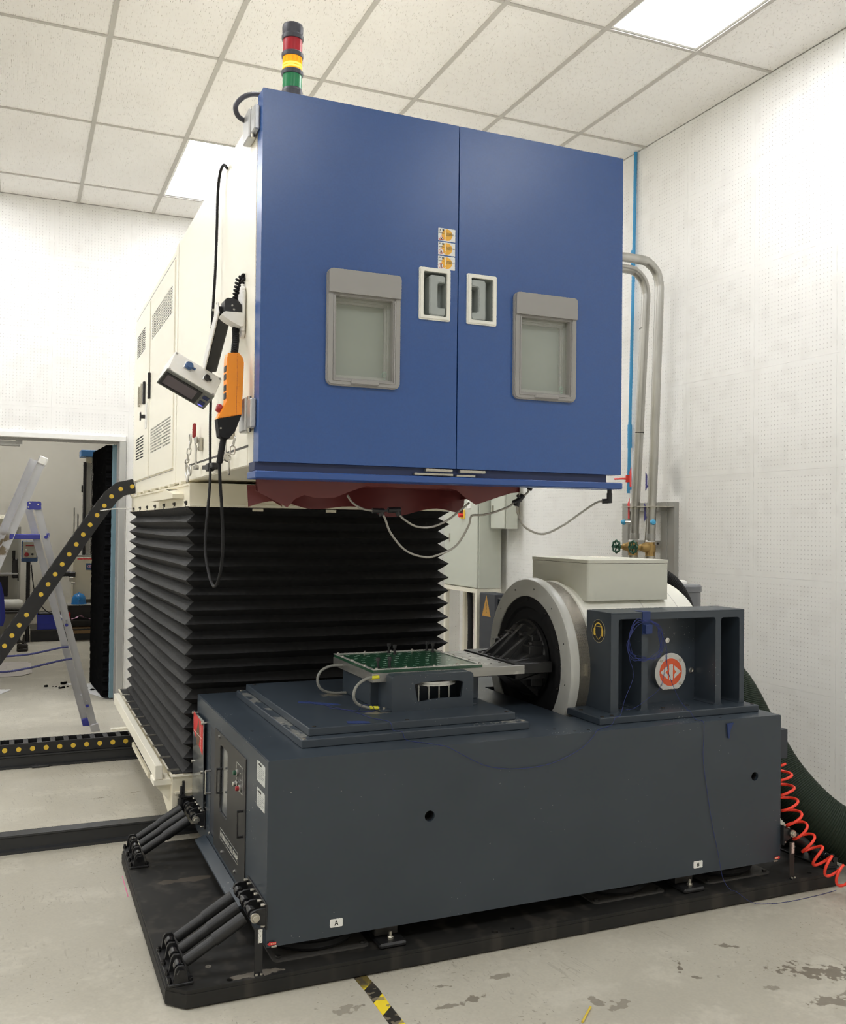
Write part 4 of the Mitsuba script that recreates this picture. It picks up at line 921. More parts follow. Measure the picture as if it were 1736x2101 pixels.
# ================================================================ air springs, stops, dampers, level gauges
def air_spring(x, y, lab):
    k = thing('air_spring', lab, 'air spring')
    part(k, 'mount_plate', prism(rr(x - .165, x + .165, y - .165, y + .165, .02), 'xy', PZ, PZ + .006), 'mount_grey')
    part(k, 'bellow', lathe([(.12, .006), (.150, .010), (.158, .022), (.150, .034), (.142, .037), (.150, .040), (.156, .050), (.146, .062), (.12, .064), (0, .064)], (x, y, PZ), (0, 0, 1), 48), 'black_rubber', 'round black rubber bellow')
    for a in (-1, 1):
        for b in (-1, 1): part(k, 'bolt', hexbolt((x + a * .145, y + b * .145, PZ + .006), (0, 0, 1), .009, .007), 'dark_steel')
air_spring(.945, 3.138, 'black rubber air spring under the front left corner of the base, below label A')
air_spring(2.172, 3.150, 'black rubber air spring under the middle of the front edge, left of label B')
air_spring(2.702, 3.150, 'black rubber air spring under the front right corner, right of label B')
air_spring(.945, 4.04, 'black rubber air spring under the rear left corner of the base')
def stop(x, y, lab):
    k = thing('stop_foot', lab, 'bracket')
    part(k, 'foot', cb(x - .050, x + .050, y - .055, y + .06, PZ, PZ + .018, .006), 'black_paint')
    part(k, 'web', cb(x - .045, x + .040, y + .008, y + .04, PZ + .018, BZ0, .003), 'dark_steel')
    part(k, 'bolt', J(hexbolt((x, y - .022, PZ + .018), (0, 0, 1), .011, .010), cyl((x, y - .022, PZ + .028), (x, y - .022, PZ + .044), .0065, 12)), 'zinc', 'bright stop bolt')
stop(1.178, 2.985, 'black stop foot with a bright bolt beside the front left air spring')
stop(2.436, 2.990, 'black stop foot with a bright bolt below label B')

def damper_bank(sx, y0, where, seen=True):
    """three shock absorbers between a bracket on the slab and one on the end of the base; sx = 1 left end, -1 right end"""
    X = (lambda x: x) if sx > 0 else (lambda x: BX0 + BX1 - x)
    bx = lambda a, b, *r: cb(min(X(a), X(b)), max(X(a), X(b)), *r)
    lo, up = (X(.481), .100), (X(.706), .232)
    ys = [y0 + .045 + .090 * i for i in range(3)]
    k = thing('damper_bracket', f'black bolted floor bracket of the {where} dampers on the slab', 'bracket')
    part(k, 'foot', bx(.445, .519, y0, y0 + .27, PZ, PZ + .009, .002), 'black_paint')
    lugs = [y0 + .004, y0 + .088, y0 + .178, y0 + .258]
    for y in lugs: part(k, 'lug', prism([(X(.458), PZ + .008), (X(.505), PZ + .008), (X(.497), .108), (X(.490), .117), (X(.472), .117), (X(.465), .108)], 'xz', y, y + .010), 'black_paint')
    part(k, 'pin', J(cyl((lo[0], y0 - .008, lo[1]), (lo[0], y0 + .278, lo[1]), .011, 16), cyl((lo[0], y0 - .014, lo[1]), (lo[0], y0 - .004, lo[1]), .014, 6)), 'black_gloss')
    for y in (y0 + .018, y0 + .075, y0 + .150, y0 + .250): 
        part(k, 'bolt', J(hexbolt((X(.450), y, PZ + .009), (0, 0, 1), .0085, .009), cyl((X(.450), y, PZ + .018), (X(.450), y, PZ + .024), .005, 8)), 'black_gloss')
    part(k, 'bolt', hexbolt((X(.512), y0 + .014, PZ + .009), (0, 0, 1), .0085, .010), 'black_gloss')
    k = thing('damper_bracket', f'black bracket of the {where} dampers bolted to the end of the base', 'bracket')
    part(k, 'plate', bx(BX0 - .006, BX0 - .0005, y0 + .002, y0 + .268, .186, .266, .001), 'black_paint')
    for y in lugs: part(k, 'lug', prism([(X(BX0 - .004), .200), (X(BX0 - .004), .252), (X(.715), .252), (X(.700), .246), (X(.692), .232), (X(.700), .218), (X(.720), .205)], 'xz', y, y + .010), 'black_paint')
    part(k, 'pin', cyl((up[0], y0 - .004, up[1]), (up[0], y0 + .274, up[1]), .011, 16), 'black_gloss')
    part(k, 'pin_head', J(cyl((up[0], y0 - .008, up[1]), (up[0], y0 - .002, up[1]), .015, 20), hexbolt((up[0], y0 - .008, up[1]), (0, -1, 0), .011, .008)), 'zinc', 'bright pin head')
    for i in range(6):
        part(k, 'bolt', hexbolt((X(BX0 - .006), y0 + .014 + .048 * i, .262 - .004 * (i % 2)), (-sx, 0, 0), .0052, .010, shank=.004), 'zinc', 'small bright bolt')
    part(k, 'bolt', hexbolt((X(BX0 - .006), y0 + .012, .196), (-sx, 0, 0), .0052, .010, shank=.004), 'zinc')
    for i, y in enumerate(ys):
        if not seen and i: continue
        a, b = V(lo[0], y, lo[1]), V(up[0], y, up[1]); d = (b - a) / np.linalg.norm(b - a); L = np.linalg.norm(b - a)
        k = thing('shock_absorber', f'black tubular shock absorber, {("nearest", "middle", "farthest")[i]} of the {where} dampers', 'shock absorber')
        part(k, 'outer_tube', lathe([(0, .125), (.0195, .125), (.0205, .127), (.0205, L - .030), (.0185, L - .025), (0, L - .025)], a, d, 24), 'black_paint')
        part(k, 'inner_tube', lathe([(0, .022), (.0155, .022), (.0172, .026), (.0172, .126), (0, .126)], a, d, 24), 'black_paint')
        part(k, 'eye', cyl(a - V(0, .014, 0), a + V(0, .014, 0), .0165, 20, c=.002), 'black_gloss'); part(k, 'eye', cyl(b - V(0, .014, 0), b + V(0, .014, 0), .0165, 20, c=.002), 'black_gloss')
damper_bank(1, 2.930, 'front left')
damper_bank(1, 3.992, 'rear left')
damper_bank(-1, 2.930, 'front right', seen=True)
for (x, lab) in ((.716, 'dark level gauge post with a white scale beside the front left corner of the base'), (2.905, 'dark level gauge post with a pale scale beside the front right corner of the base')):
    k = thing('level_gauge', lab, 'gauge')
    sc = 1 if x < 1 else -1
    part(k, 'post', cb(x - .014, x + .012, 2.910, 2.914, PZ + .001, .205, .001), 'dark_steel' if x > 1 else 'black_paint')
    part(k, 'foot', cb(x - .014, x + .014, 2.896, 2.914, PZ, PZ + .004), 'black_paint')
    for q in (-.008, .007): part(k, 'screw', hexbolt((x + q, 2.904, PZ + .004), (0, 0, 1), .005, .005), 'zinc')
    pr = Print(sbox(0, 0, .014, .042), (216, 216, 208) if x < 1 else (200, 176, 168), .0006)
    for r in range(13): pr.add(sbox(.0005, .002 + .0031 * r, (.006 if r % 4 == 0 else .0035), .0026 + .0031 * r), (60, 60, 70))
    pr.text('0', .004, .009, .003, (50, 40, 40)).text('2', .004, .009, .019, (50, 40, 40)).text('4', .004, .009, .035, (50, 40, 40))
    stick(k, 'scale', pr, (x - .004, 2.910, .159), (1, 0, 0), (0, 0, 1), (0, -1, 0), 'white scale strip')
for x, sc in ((.752, 1), (2.872, -1)):
    k = thing('pointer_arrow', 'red pointer tag under the front left corner of the base, pointing at the gauge' if sc > 0 else 'red pointer tag under the front right corner of the base, beside the gauge', 'pointer')
    pr = Print(Polygon([(0, .007), (.010, .014), (.010, .0115), (.030, .0115), (.030, .0025), (.010, .0025), (.010, 0)]), (208, 52, 56), .001)
    pr.add(sbox(.012, .0050, .017, .0090), (232, 190, 150)).add(sbox(.019, .0050, .0235, .0090), (232, 190, 150)).add(sbox(.025, .0050, .028, .0090), (232, 190, 150))
    stick(k, 'tag', pr, (x - .002 * sc, 2.944, .128 if sc > 0 else .13), (sc, 0, 0), (0, 0, 1), (0, -1, 0))
    part(k, 'bracket', cb(min(x + .012 * sc, x + .03 * sc), max(x + .012 * sc, x + .03 * sc), 2.943, 2.965, .1215, .128, .001), 'zinc')

# ================================================================ blue sensor wires and tape on the machine
wz = .7155
one('sensor_wire', J(*[tube(curve([(2.308 + d, 3.086, 1.100), (2.257 + d, 3.083, 1.090 + e), (2.227 + d * .4, 3.080, 1.045), (2.222 - d, 3.080, .998 - e), (2.248, 3.082, .963 - e), (2.299, 3.086, .948 + d), (2.351 + e, 3.087, .954 - d), (2.382 + d, 3.086, .982), (2.384 - e, 3.084, 1.042), (2.361 + d, 3.083, 1.081), (2.328, 3.084, 1.100 + d * .3)], 6), .0010, 6) for d, e in ((0, 0), (.006, .008), (-.005, .012), (.010, -.006), (-.009, -.004), (.003, .018))],
                     tube(curve([(2.324, 3.084, 1.104), (2.377, 3.082, 1.055), (2.406, 3.082, .990), (2.411, 3.084, .925), (2.425, 3.085, .873), (2.463, 3.075, .785), (2.470, 3.030, .747), (2.474, 3.020, .742), (2.478, 2.99, .716), (2.480, 2.947, .7135), (2.482, 2.945, .66), (2.480, 2.946, .575), (2.497, 2.946, .46), (2.527, 2.946, .306), (2.553, 2.944, .20), (2.57, 2.935, .10), (2.585, 2.91, .060), (2.60, 2.890, .055), (2.66, 2.875, .012), (2.72, 2.86, .002), (2.825, 2.844, .002), (2.984, 2.849, .002), (3.09, 2.86, .002)], 6), .0010, 6)),
    'wire_blue', 'coil of thin blue wire taped to the side frame, tail running to the floor', 'wire', smooth=60)
one('sensor_wire', J(tube(curve([(2.245, 3.083, 1.07), (2.222, 3.081, 1.018), (2.228, 3.081, .951), (2.243, 3.082, .912), (2.241, 3.08, .87), (2.199, 3.07, .80), (2.16, 3.045, .744), (2.12, 3.02, .742), (2.09, 3.005, .718), (2.02, 2.975, wz), (1.985, 2.948, .714), (1.97, 2.945, .698), (1.912, 2.944, .655), (1.788, 2.944, .614), (1.647, 2.944, .608), (1.53, 2.944, .628), (1.43, 2.944, .678), (1.38, 2.945, .706), (1.352, 2.95, .7142), (1.31, 3.0, wz), (1.27, 3.06, wz), (1.255, 3.068, .744), (1.235, 3.10, .744), (1.225, 3.114, .772), (1.19, 3.20, .772), (1.165, 3.33, .772), (1.10, 3.50, .772), (1.06, 3.60, .772)], 6), .0010, 6),
    tube(curve([(2.404, 3.086, .969), (2.399, 3.086, .892), (2.378, 3.086, .829), (2.322, 3.088, .790), (2.26, 3.09, .757), (2.225, 3.10, .750)], 6), .0009, 6),
    tube(curve([(1.19, 3.34, .773), (1.19, 3.30, .80), (1.22, 3.28, .80), (1.235, 3.30, .776), (1.20, 3.32, .773), (1.10, 3.42, .773)], 6), .0010, 6)),
    'wire_blue', 'long thin blue wire sagging across the base front and over the stepped plates', 'wire', smooth=60)
one('tape_piece', J(cb(2.300, 2.338, 3.0968, 3.0985, 1.045, 1.1355), cb(2.300, 2.338, 3.0968, 3.16, 1.1345, 1.1357), cb(2.302, 2.334, 3.078, 3.0968, 1.05, 1.085)), 'tape_blue', 'blue masking tape holding the wire coil at the top of the side frame', 'tape')
one('tape_piece', J(prism([(2.596, .698), (2.628, .700), (2.612, .672), (2.608, .640), (2.603, .640)], 'xz', 2.942, 2.948)), 'tape_blue', 'small torn strip of blue tape hanging on the front edge of the base', 'tape')
def scrap(pts, z, lab):
    one('tape_piece', prism(pts, 'xy', z, z + .002), 'tape_blue', lab, 'tape')
scrap([(1.03, 3.60), (1.09, 3.56), (1.16, 3.50), (1.165, 3.475), (1.10, 3.50), (1.06, 3.55), (1.02, 3.57)], .7705, 'ragged strip of blue tape on the stepped plate, left of the guide block')
scrap([(1.085, 3.175), (1.13, 3.165), (1.16, 3.145), (1.155, 3.12), (1.11, 3.13), (1.08, 3.145)], .7705, 'ragged bit of blue tape near the front edge of the stepped plate')

# ================================================================ hoses under the chamber
def hose(pts, lab, r=.0040): return one('drain_hose', tube(curve(pts, 10), r, 12), 'clear_tube', lab, 'hose', smooth=60)
h1 = hose([(2.088, 3.06, 1.573), (2.055, 3.065, 1.566), (2.00, 3.09, 1.525), (1.935, 3.12, 1.474), (1.861, 3.14, 1.443), (1.79, 3.15, 1.468), (1.757, 3.15, 1.52), (1.752, 3.15, 1.552)], 'pale plastic hose hanging in a loop from the right end of the blue bar')
part(h1, 'elbow', J(cyl((2.105, 3.05, 1.617), (2.105, 3.05, 1.595), .0085, 14), cyl((2.105, 3.05, 1.604), (2.105, 3.05, 1.566), .0105, 14), cyl((2.112, 3.05, 1.574), (2.080, 3.062, 1.572), .0095, 14)), 'black_plastic', 'black elbow fitting')
h2 = hose([(1.805, 3.15, 1.612), (1.797, 3.15, 1.600), (1.780, 3.15, 1.588)], 'short pale hose stub between the chamber underside and the black tee')
part(h2, 'gland', cyl((1.806, 3.15, 1.612), (1.812, 3.15, 1.624), .010, 12), 'black_plastic')
k = thing('hose_fitting', 'black plastic tee joining the pale hoses right of the red skirt', 'hose fitting')
part(k, 'body', J(cyl((1.778, 3.15, 1.590), (1.750, 3.15, 1.560), .0105, 14), cyl((1.766, 3.15, 1.574), (1.738, 3.15, 1.560), .0100, 14), cyl((1.757, 3.15, 1.566), (1.752, 3.15, 1.548), .0095, 14), cyl((1.766, 3.147, 1.577), (1.752, 3.145, 1.590), .006, 10)), 'black_plastic')
h3 = hose([(1.740, 3.15, 1.561), (1.715, 3.15, 1.545), (1.66, 3.15, 1.525), (1.61, 3.15, 1.513), (1.568, 3.15, 1.511), (1.557, 3.15, 1.503), (1.550, 3.16, 1.465), (1.515, 3.19, 1.395), (1.45, 3.20, 1.362), (1.395, 3.21, 1.353), (1.315, 3.20, 1.378), (1.245, 3.17, 1.440), (1.213, 3.15, 1.495), (1.200, 3.15, 1.512)], 'pale plastic hose making the largest loop in front of the bellows')
h4 = hose([(1.545, 3.14, 1.557), (1.50, 3.14, 1.522), (1.450, 3.14, 1.487), (1.390, 3.14, 1.465), (1.330, 3.14, 1.467), (1.283, 3.14, 1.492), (1.266, 3.15, 1.512)], 'pale plastic hose making the small upper loop below the red skirt')
k = thing('hose_fitting', 'pair of black hose couplings hanging under the middle of the red skirt', 'hose fitting')
part(k, 'coupling', J(cyl((1.165, 3.15, 1.521), (1.208, 3.15, 1.521), .010, 14), cyl((1.195, 3.15, 1.523), (1.200, 3.15, 1.503), .009, 12)), 'black_plastic')
part(k, 'coupling', J(cyl((1.225, 3.15, 1.524), (1.272, 3.15, 1.526), .010, 14), cyl((1.258, 3.15, 1.526), (1.268, 3.15, 1.506), .009, 12), cb(1.20, 1.23, 3.145, 3.155, 1.518, 1.526)), 'black_plastic')
h5 = hose([(1.165, 3.15, 1.521), (1.130, 3.16, 1.528), (1.098, 3.17, 1.548), (1.08, 3.18, 1.575)], 'short pale hose leaving the couplings to the upper left', .004)

# ================================================================ on the chamber's left side: control box, pendant, cables, chains
A = thing('support_arm', 'black and white folding support arm fixed on the cream chamber side', 'support arm')
part(A, 'wall_plate', J(cb(.699, .7125, 3.205, 3.275, 2.132, 2.275, .005), prism(rr(3.215, 3.265, 2.115, 2.295, .02), 'yz', .7015, .7125)), 'white_paint', 'long white wall plate')
part(A, 'shelf', J(prism([(.634, 2.189), (.630, 2.182), (.640, 2.172), (.662, 2.160), (.692, 2.146), (.702, 2.148), (.704, 2.194), (.640, 2.193)], 'xz', 3.195, 3.262)), 'white_paint', 'white bracket nose', smooth=50)
part(A, 'joint', J(prism(Polygon([(.640, 2.193), (.640, 2.234), (.648, 2.242), (.668, 2.243), (.686, 2.236), (.698, 2.222), (.698, 2.193)]).buffer(-.003).buffer(.003), 'xz', 3.205, 3.27)), 'black_plastic', 'black swivel joint')
for x, z_ in ((.665, 2.217), (.671, 2.203)): part(A, 'screw', cyl((x, 3.203, z_), (x, 3.206, z_), .0035, 12), 'zinc')
a0, a1 = V(.652, 3.275, 2.200), V(.662, 3.565, 2.060)
d = a1 - a0; d /= np.linalg.norm(d); u = V(1, 0, 0) - d * d[0]; u /= np.linalg.norm(u); w = np.cross(d, u)
Lg = np.linalg.norm(a1 - a0)
part(A, 'channel', at(cb(-.022, .022, -.020, .018, -.02, Lg + .01, .004), a0, u, w, d), 'black_paint', 'black arm channel')
part(A, 'cover_strip', at(cb(-.028, -.0225, -.024, .024, -.035, Lg, .002), a0, u, w, d), 'white_paint', 'white cover strip')
part(A, 'strip_screw', J(cyl((.628, 3.268, 2.232), (.622, 3.268, 2.232), .004, 10), cyl((.620, 3.29, 2.214), (.614, 3.29, 2.214), .004, 10)), 'zinc')
o = V(.4912, 3.4968, 2.0282); l_, w_, d_ = V(.17478, .00881, -.08897), V(.03733, .04441, .07773), V(-.02427, .08852, -.03891)
lu, wu, du = l_ / np.linalg.norm(l_), w_ / np.linalg.norm(w_), d_ / np.linalg.norm(d_)
LL, WW, DD = np.linalg.norm(l_), np.linalg.norm(w_), np.linalg.norm(d_)
part(A, 'tilt_joint', J(cyl(o + w_ * 1.0 + l_ * .50 + d_ * .55, o + w_ * 1.22 + l_ * .5 + d_ * .6, .016, 16), cyl(o + w_ * 1.13 + l_ * .30 + d_ * .5, o + w_ * 1.13 + l_ * .72 + d_ * .5, .013, 14)), 'black_plastic', 'black tilt joint')
B = thing('control_box', 'tilted light grey control box with dark screen and two capped sockets', 'control box')
P3 = lambda a, b, c=0.0: o + lu * a + wu * b + du * c
part(B, 'housing', at(cb(0, LL, .006, WW, 0, DD, .003), o, lu, wu, du), 'ivory' if False else 'white_paint')
part(B, 'front_bezel', at(J(cb(0, LL, 0, .006, 0, DD, .001)), o, lu, wu, du), 'screen_frame', 'grey screen frame')
scr = prism(sbox(.004, .012, LL * .78, DD - .010).difference(sbox(.014, .020, LL * .70, DD - .018)), 'xy', 0, .004)
part(B, 'screen_rim', at(scr, o - wu * .004, lu, du, wu), 'black_plastic', 'black screen rim')
part(B, 'screen', at(cb(.014, LL * .70, .020, DD - .018, .0025, .003), o - wu * .004, lu, du, wu), 'screen_dark', 'dark screen')
part(B, 'rocker', at(cb(LL * .83, LL * .95, DD * .22, DD * .42, 0, .003, .001), o - wu * .003, lu, du, wu), 'dark_blue'); 
scene['blue_glow'] = {'type': 'diffuse', 'reflectance': {'type': 'rgb', 'value': [.2, .2, .6]}}
rk = part(B, 'rocker', at(cb(LL * .83, LL * .95, DD * .58, DD * .80, 0, .003, .001), o - wu * .003, lu, du, wu), 'dark_blue')
part(B, 'pilot_light', at(cb(LL * .84, LL * .94, DD * .82, DD * .86, 0, .0025), o - wu * .0028, lu, du, wu), 'blue_glow', 'small lit blue line', emitter={'type': 'area', 'radiance': {'type': 'rgb', 'value': [.12, .12, .9]}})
for a, b in ((.008, .008), (LL - .008, .008), (.008, WW - .008), (LL - .008, WW - .008)): part(B, 'screw', cyl(P3(a, b, -.0012), P3(a, b, .001), .0045, 14), 'trim_grey')
for a, b, m, lab in ((LL * .33, WW * .62, 'panel_blue', 'socket with a blue cap'), (LL * .72, WW * .56, 'black_plastic', 'socket with a black cap')):
    r_ = .0155 if m == 'panel_blue' else .0115
    q = part(B, 'socket', at(cb(a - r_, a + r_, b - r_, b + r_, -.004, .001, .001), o, lu, wu, du), 'cast_grey', lab)
    part(q, 'cap', J(cyl(P3(a, b, -.003), P3(a, b, -.018), r_ * .95, 20, c=.002), at(cb(a, a + r_ * 1.7, b - .004, b + .004, -.012, -.005, .001), o, lu, wu, du)), m, 'blue cap' if m == 'panel_blue' else 'black cap')
# orange pendant
PD = thing('crane_pendant', 'orange push-button pendant hanging on its coiled black cable beside the blue door', 'pendant control')
yp0, yp1 = 3.10, 3.15
out = Polygon([(.633, 2.034), (.668, 2.037), (.682, 2.020), (.685, 2.003), (.680, 1.832), (.600, 1.814), (.604, 1.824), (.629, 1.873), (.628, 1.957), (.629, 2.020)])
part(PD, 'body', J(prism(out.buffer(-.002), 'xz', yp0 - .003, yp1 + .003), prism(out, 'xz', yp0, yp1)), 'orange_plastic', smooth=30)
part(PD, 'split_line', J(cb(.6615, .6622, yp0 - .0035, yp0 - .0028, 1.83, 2.033)), 'red_plastic')
for z_ in (1.998, 1.925, 1.86): part(PD, 'clip_mark', cb(.667, .674, yp0 - .004, yp0 - .002, z_, z_ + .010, .0008), 'orange_plastic')
for z_ in (1.985, 1.958, 1.922, 1.895): part(PD, 'button', cb(.6265, .634, yp0 + .006, yp1 - .010, z_ - .012, z_ + .008, .001), 'black_plastic', 'dark push button')
part(PD, 'stop_button', lathe([(.010, -.004), (.010, .008), (.0145, .010), (.0145, .020), (.011, .024), (0, .025)], (.624, (yp0 + yp1) / 2, 1.848), (-1, 0, .25), 20), 'red_plastic', 'dark red stop button')
cone = Polygon([(.600, 1.8135), (.680, 1.8315), (.659, 1.775), (.638, 1.749), (.615, 1.752), (.607, 1.757)])
part(PD, 'boot', J(prism(cone.buffer(-.0015), 'xz', yp0 - .002, yp1 + .002), prism(cone, 'xz', yp0 + .001, yp1 - .001), cyl((.626, 3.125, 1.755), (.613, 3.125, 1.669), .0105, 16, c=.002)), 'black_rubber', 'black rubber cable boot')
part(PD, 'boot_screw', cyl((.611, yp0 - .003, 1.783), (.611, yp0, 1.783), .003, 10), 'zinc')
part(PD, 'coiled_cable', coil([(.714, 3.24, 2.312), (.708, 3.245, 2.332), (.698, 3.26, 2.322), (.694, 3.28, 2.28), (.694, 3.29, 2.23), (.692, 3.275, 2.17), (.678, 3.20, 2.10), (.658, 3.128, 2.034)], .0085, 33, .0042, 6, 16), 'black_rubber', 'coiled black cable')
part(PD, 'long_cable', tube(curve([(.613, 3.125, 1.672), (.618, 3.13, 1.60), (.627, 3.14, 1.51), (.634, 3.15, 1.40), (.632, 3.18, 1.30), (.630, 3.26, 1.252), (.628, 3.35, 1.285), (.630, 3.45, 1.38), (.645, 3.50, 1.50), (.668, 3.58, 1.62), (.683, 3.66, 1.715), (.685, 3.68, 1.84), (.685, 3.68, 2.00), (.682, 3.672, 2.15), (.685, 3.66, 2.30), (.690, 3.65, 2.45), (.694, 3.652, 2.62), (.696, 3.655, 2.74), (.698, 3.63, 2.82), (.700, 3.57, 2.835), (.706, 3.53, 2.81)], 8), .0052, 10), 'black_rubber', 'thin black cable hanging in a long loop')
part(PD, 'cable_knob', lathe([(0, 0), (.022, 0), (.026, .004), (.026, .010), (.020, .014), (0, .014)], (.712, 3.668, 2.204), (-1, 0, 0), 24), 'dark_steel')
k = thing('cable_clip', 'black plastic clip holding the thin cable at the lower chamber edge', 'clip')
part(k, 'clip', J(cb(.678, .713, 3.60, 3.70, 1.680, 1.702, .003), cb(.674, .700, 3.66, 3.71, 1.673, 1.704, .003), prism([(3.71, 1.683), (3.71, 1.702), (3.92, 1.709), (3.92, 1.692)], 'yz', .698, .713)), 'black_plastic')
part(k, 'screw', cyl((.676, 3.632, 1.692), (.679, 3.632, 1.692), .003, 10), 'zinc')
def link(c, d, up, L=.034, W=.016, r=.0026):
    d = np.asarray(d, float) / np.linalg.norm(d); up = np.asarray(up, float) - d * np.dot(up, d); up /= np.linalg.norm(up)
    R, h = W / 2, (L - W) / 2
    t = np.linspace(-math.pi / 2, math.pi / 2, 7)
    pts = [np.asarray(c) + d * (h + R * math.cos(a)) + up * R * math.sin(a) for a in t] + [np.asarray(c) + d * (-h - R * math.cos(a)) + up * R * math.sin(-a) for a in t]
    return tube(np.array(pts), r, 8, closed=True)
def chain(name, pts, lab):
    k = thing('shackle_chain', lab, 'chain')
    P = curve(pts, 12); sl = np.concatenate([[0], np.cumsum(np.linalg.norm(np.diff(P, axis=0), axis=1))])
    n = max(2, int(round(sl[-1] / .028)))
    for i in range(n):
        q = (i + .5) / n * sl[-1]; c = V(*[np.interp(q, sl, P[:, j]) for j in range(3)])
        c2 = V(*[np.interp(min(q + .004, sl[-1]), sl, P[:, j]) for j in range(3)]); c1 = V(*[np.interp(max(q - .004, 0), sl, P[:, j]) for j in range(3)])
        part(k, 'link', link(c, c2 - c1, (1, 0, .2) if i % 2 else (0, 1, .3)), 'chrome', smooth=60)
    return k
k = chain('a', [(.694, 4.185, 1.825), (.690, 4.195, 1.79), (.688, 4.215, 1.757), (.688, 4.27, 1.726)], 'bright steel chain below the red clamp handle on the chamber side')
part(k, 'end_ring', J(tube(V(.692, 4.18, 1.838) + np.array([[0, .022 * math.cos(t), .022 * math.sin(t)] for t in np.linspace(0, 2 * math.pi, 25)[:-1]]), .0036, 8, closed=True)), 'chrome', smooth=60)
part(k, 'hook_ring', J(link((.688, 4.225, 1.690), (0, -.5, -.6), (0, .6, -.4), .085, .046, .0036), tube(V(.690, 4.165, 1.700) + np.array([[0, .022 * math.cos(t), .020 * math.sin(t)] for t in np.linspace(0, 2 * math.pi, 25)[:-1]]), .0042, 8, closed=True)), 'chrome', smooth=60)
k = chain('b', [(.700, 3.29, 1.775), (.694, 3.298, 1.745), (.690, 3.29, 1.712)], 'bright steel chain behind the orange pendant on the chamber side')
part(k, 'hook_ring', J(tube(V(.678, 3.315, 1.703) + np.array([[.016 * math.cos(t), .022 * math.cos(t), .013 * math.sin(t)] for t in np.linspace(0, 2 * math.pi, 25)[:-1]]), .0036, 8, closed=True), link((.684, 3.312, 1.666), (0, 0, 1), (.3, 1, 0), .046, .020, .0034)), 'chrome', smooth=60)
def clamp(y, handle, lab):
    k = thing('toggle_clamp', lab, 'toggle clamp')
    part(k, 'base', J(cb(.700, .714, y - .025, y + .01, 1.775, 1.832, .002), cyl((.694, y - .008, 1.822), (.716, y - .008, 1.822), .008, 10), cyl((.694, y - .014, 1.785), (.716, y - .014, 1.785), .007, 10)), 'zinc')
    part(k, 'rod', J(cyl((.690, y, 1.80), (.690, y, 1.715), .0038, 10), cyl((.690, y, 1.808), (.690, y, 1.835), .008, 6), cb(.682, .700, y - .022, y + .022, 1.697, 1.715, .002)), 'chrome')
    if handle:
        part(k, 'lever', prism([(y + .012, 1.80), (y + .030, 1.838), (y + .060, 1.838), (y + .045, 1.815), (y + .018, 1.795)], 'yz', .689, .693), 'zinc')
        part(k, 'handle', at(cb(-.007, .007, -.011, .011, 0, .060, .004), (.689, y + .050, 1.836), (1, 0, 0), (0, 1, 0), (0, -.10, 1)), 'red_plastic', 'red clamp handle')
clamp(4.02, True, 'steel toggle clamp with a red handle on the chamber side')
clamp(3.40, False, 'steel toggle clamp behind the orange pendant')
# ================================================================ right of the machine: ducts, hoses, drum, pipes, cabinets
k = one('exhaust_duct', ribbed(curve([(2.772, 3.62, .90), (2.94, 3.58, .88), (3.055, 3.47, .74), (3.09, 3.34, .55), (3.135, 3.20, .355), (3.235, 3.05, .195), (3.39, 2.94, .122), (3.58, 2.88, .117), (3.80, 2.86, .117)], 14), .115, .0085, .0028, 40), 'duct_green', 'thick dark green ribbed duct bending down from the shaker to the floor', 'duct', smooth=False)
one('corrugated_hose', ribbed(curve([(2.632, 3.70, 1.266), (2.70, 3.68, 1.272), (2.80, 3.66, 1.262), (2.88, 3.64, 1.215), (2.94, 3.63, 1.13), (2.975, 3.63, 1.02), (2.98, 3.63, .90)], 12), .029, .0085, .0026, 24), 'black_rubber', 'black corrugated hose curving from the grey cover box down behind the side frame', 'hose', smooth=False)
k = thing('air_hose', 'bright red coiled air hose hanging at the right end of the shaker base', 'air hose')
cp = curve([(2.925, 3.00, .500), (2.927, 2.985, .42), (2.937, 2.965, .34), (2.955, 2.95, .27), (2.99, 2.925, .20), (3.02, 2.885, .140), (3.045, 2.82, .098), (3.065, 2.745, .066), (3.085, 2.69, .052), (3.12, 2.655, .047), (3.18, 2.635, .045), (3.30, 2.60, .045)], 12)
sl = np.concatenate([[0], np.cumsum(np.linalg.norm(np.diff(cp, axis=0), axis=1))]); sl /= sl[-1]
A_, B_, t_ = frames(cp); nn = 420; uu = np.linspace(0, 1, nn)
ph = np.interp(uu, [0, .45, .70, .78, 1.0], [0, 7.0, 11.0, 13.6, 24.0]) * 2 * math.pi
ipf = lambda M: np.stack([np.interp(uu, sl, M[:, j]) for j in range(3)], 1)
RR = np.interp(uu, [0, .05, 1], [.030, .040, .036])[:, None]
part(k, 'coil', tube(ipf(cp) + RR * (np.cos(ph)[:, None] * ipf(A_) + np.sin(ph)[:, None] * ipf(B_)), .0058, 8), 'coil_red', smooth=60)
k = thing('grey_drum', 'grey drum with a flat lid standing behind the shaker near the right wall', 'drum')
part(k, 'body', lathe([(0, 0), (.095, 0), (.095, 1.135), (0, 1.135)], (3.27, 4.06, 0), (0, 0, 1), 40), 'tank_grey')
part(k, 'lid', lathe([(0, 0), (.100, 0), (.100, .028), (.094, .036), (0, .040)], (3.27, 4.06, 1.137), (0, 0, 1), 40), 'tank_grey')
part(k, 'lid_knob', lathe([(.03, 0), (.028, .012), (.015, .018), (0, .019)], (3.29, 4.09, 1.176), (0, 0, 1), 20), 'white_paint')
part(k, 'lid_screw', capscrew((3.215, 3.98, 1.155), (-.55, -.83, 0), .005, .004), 'dark_steel')
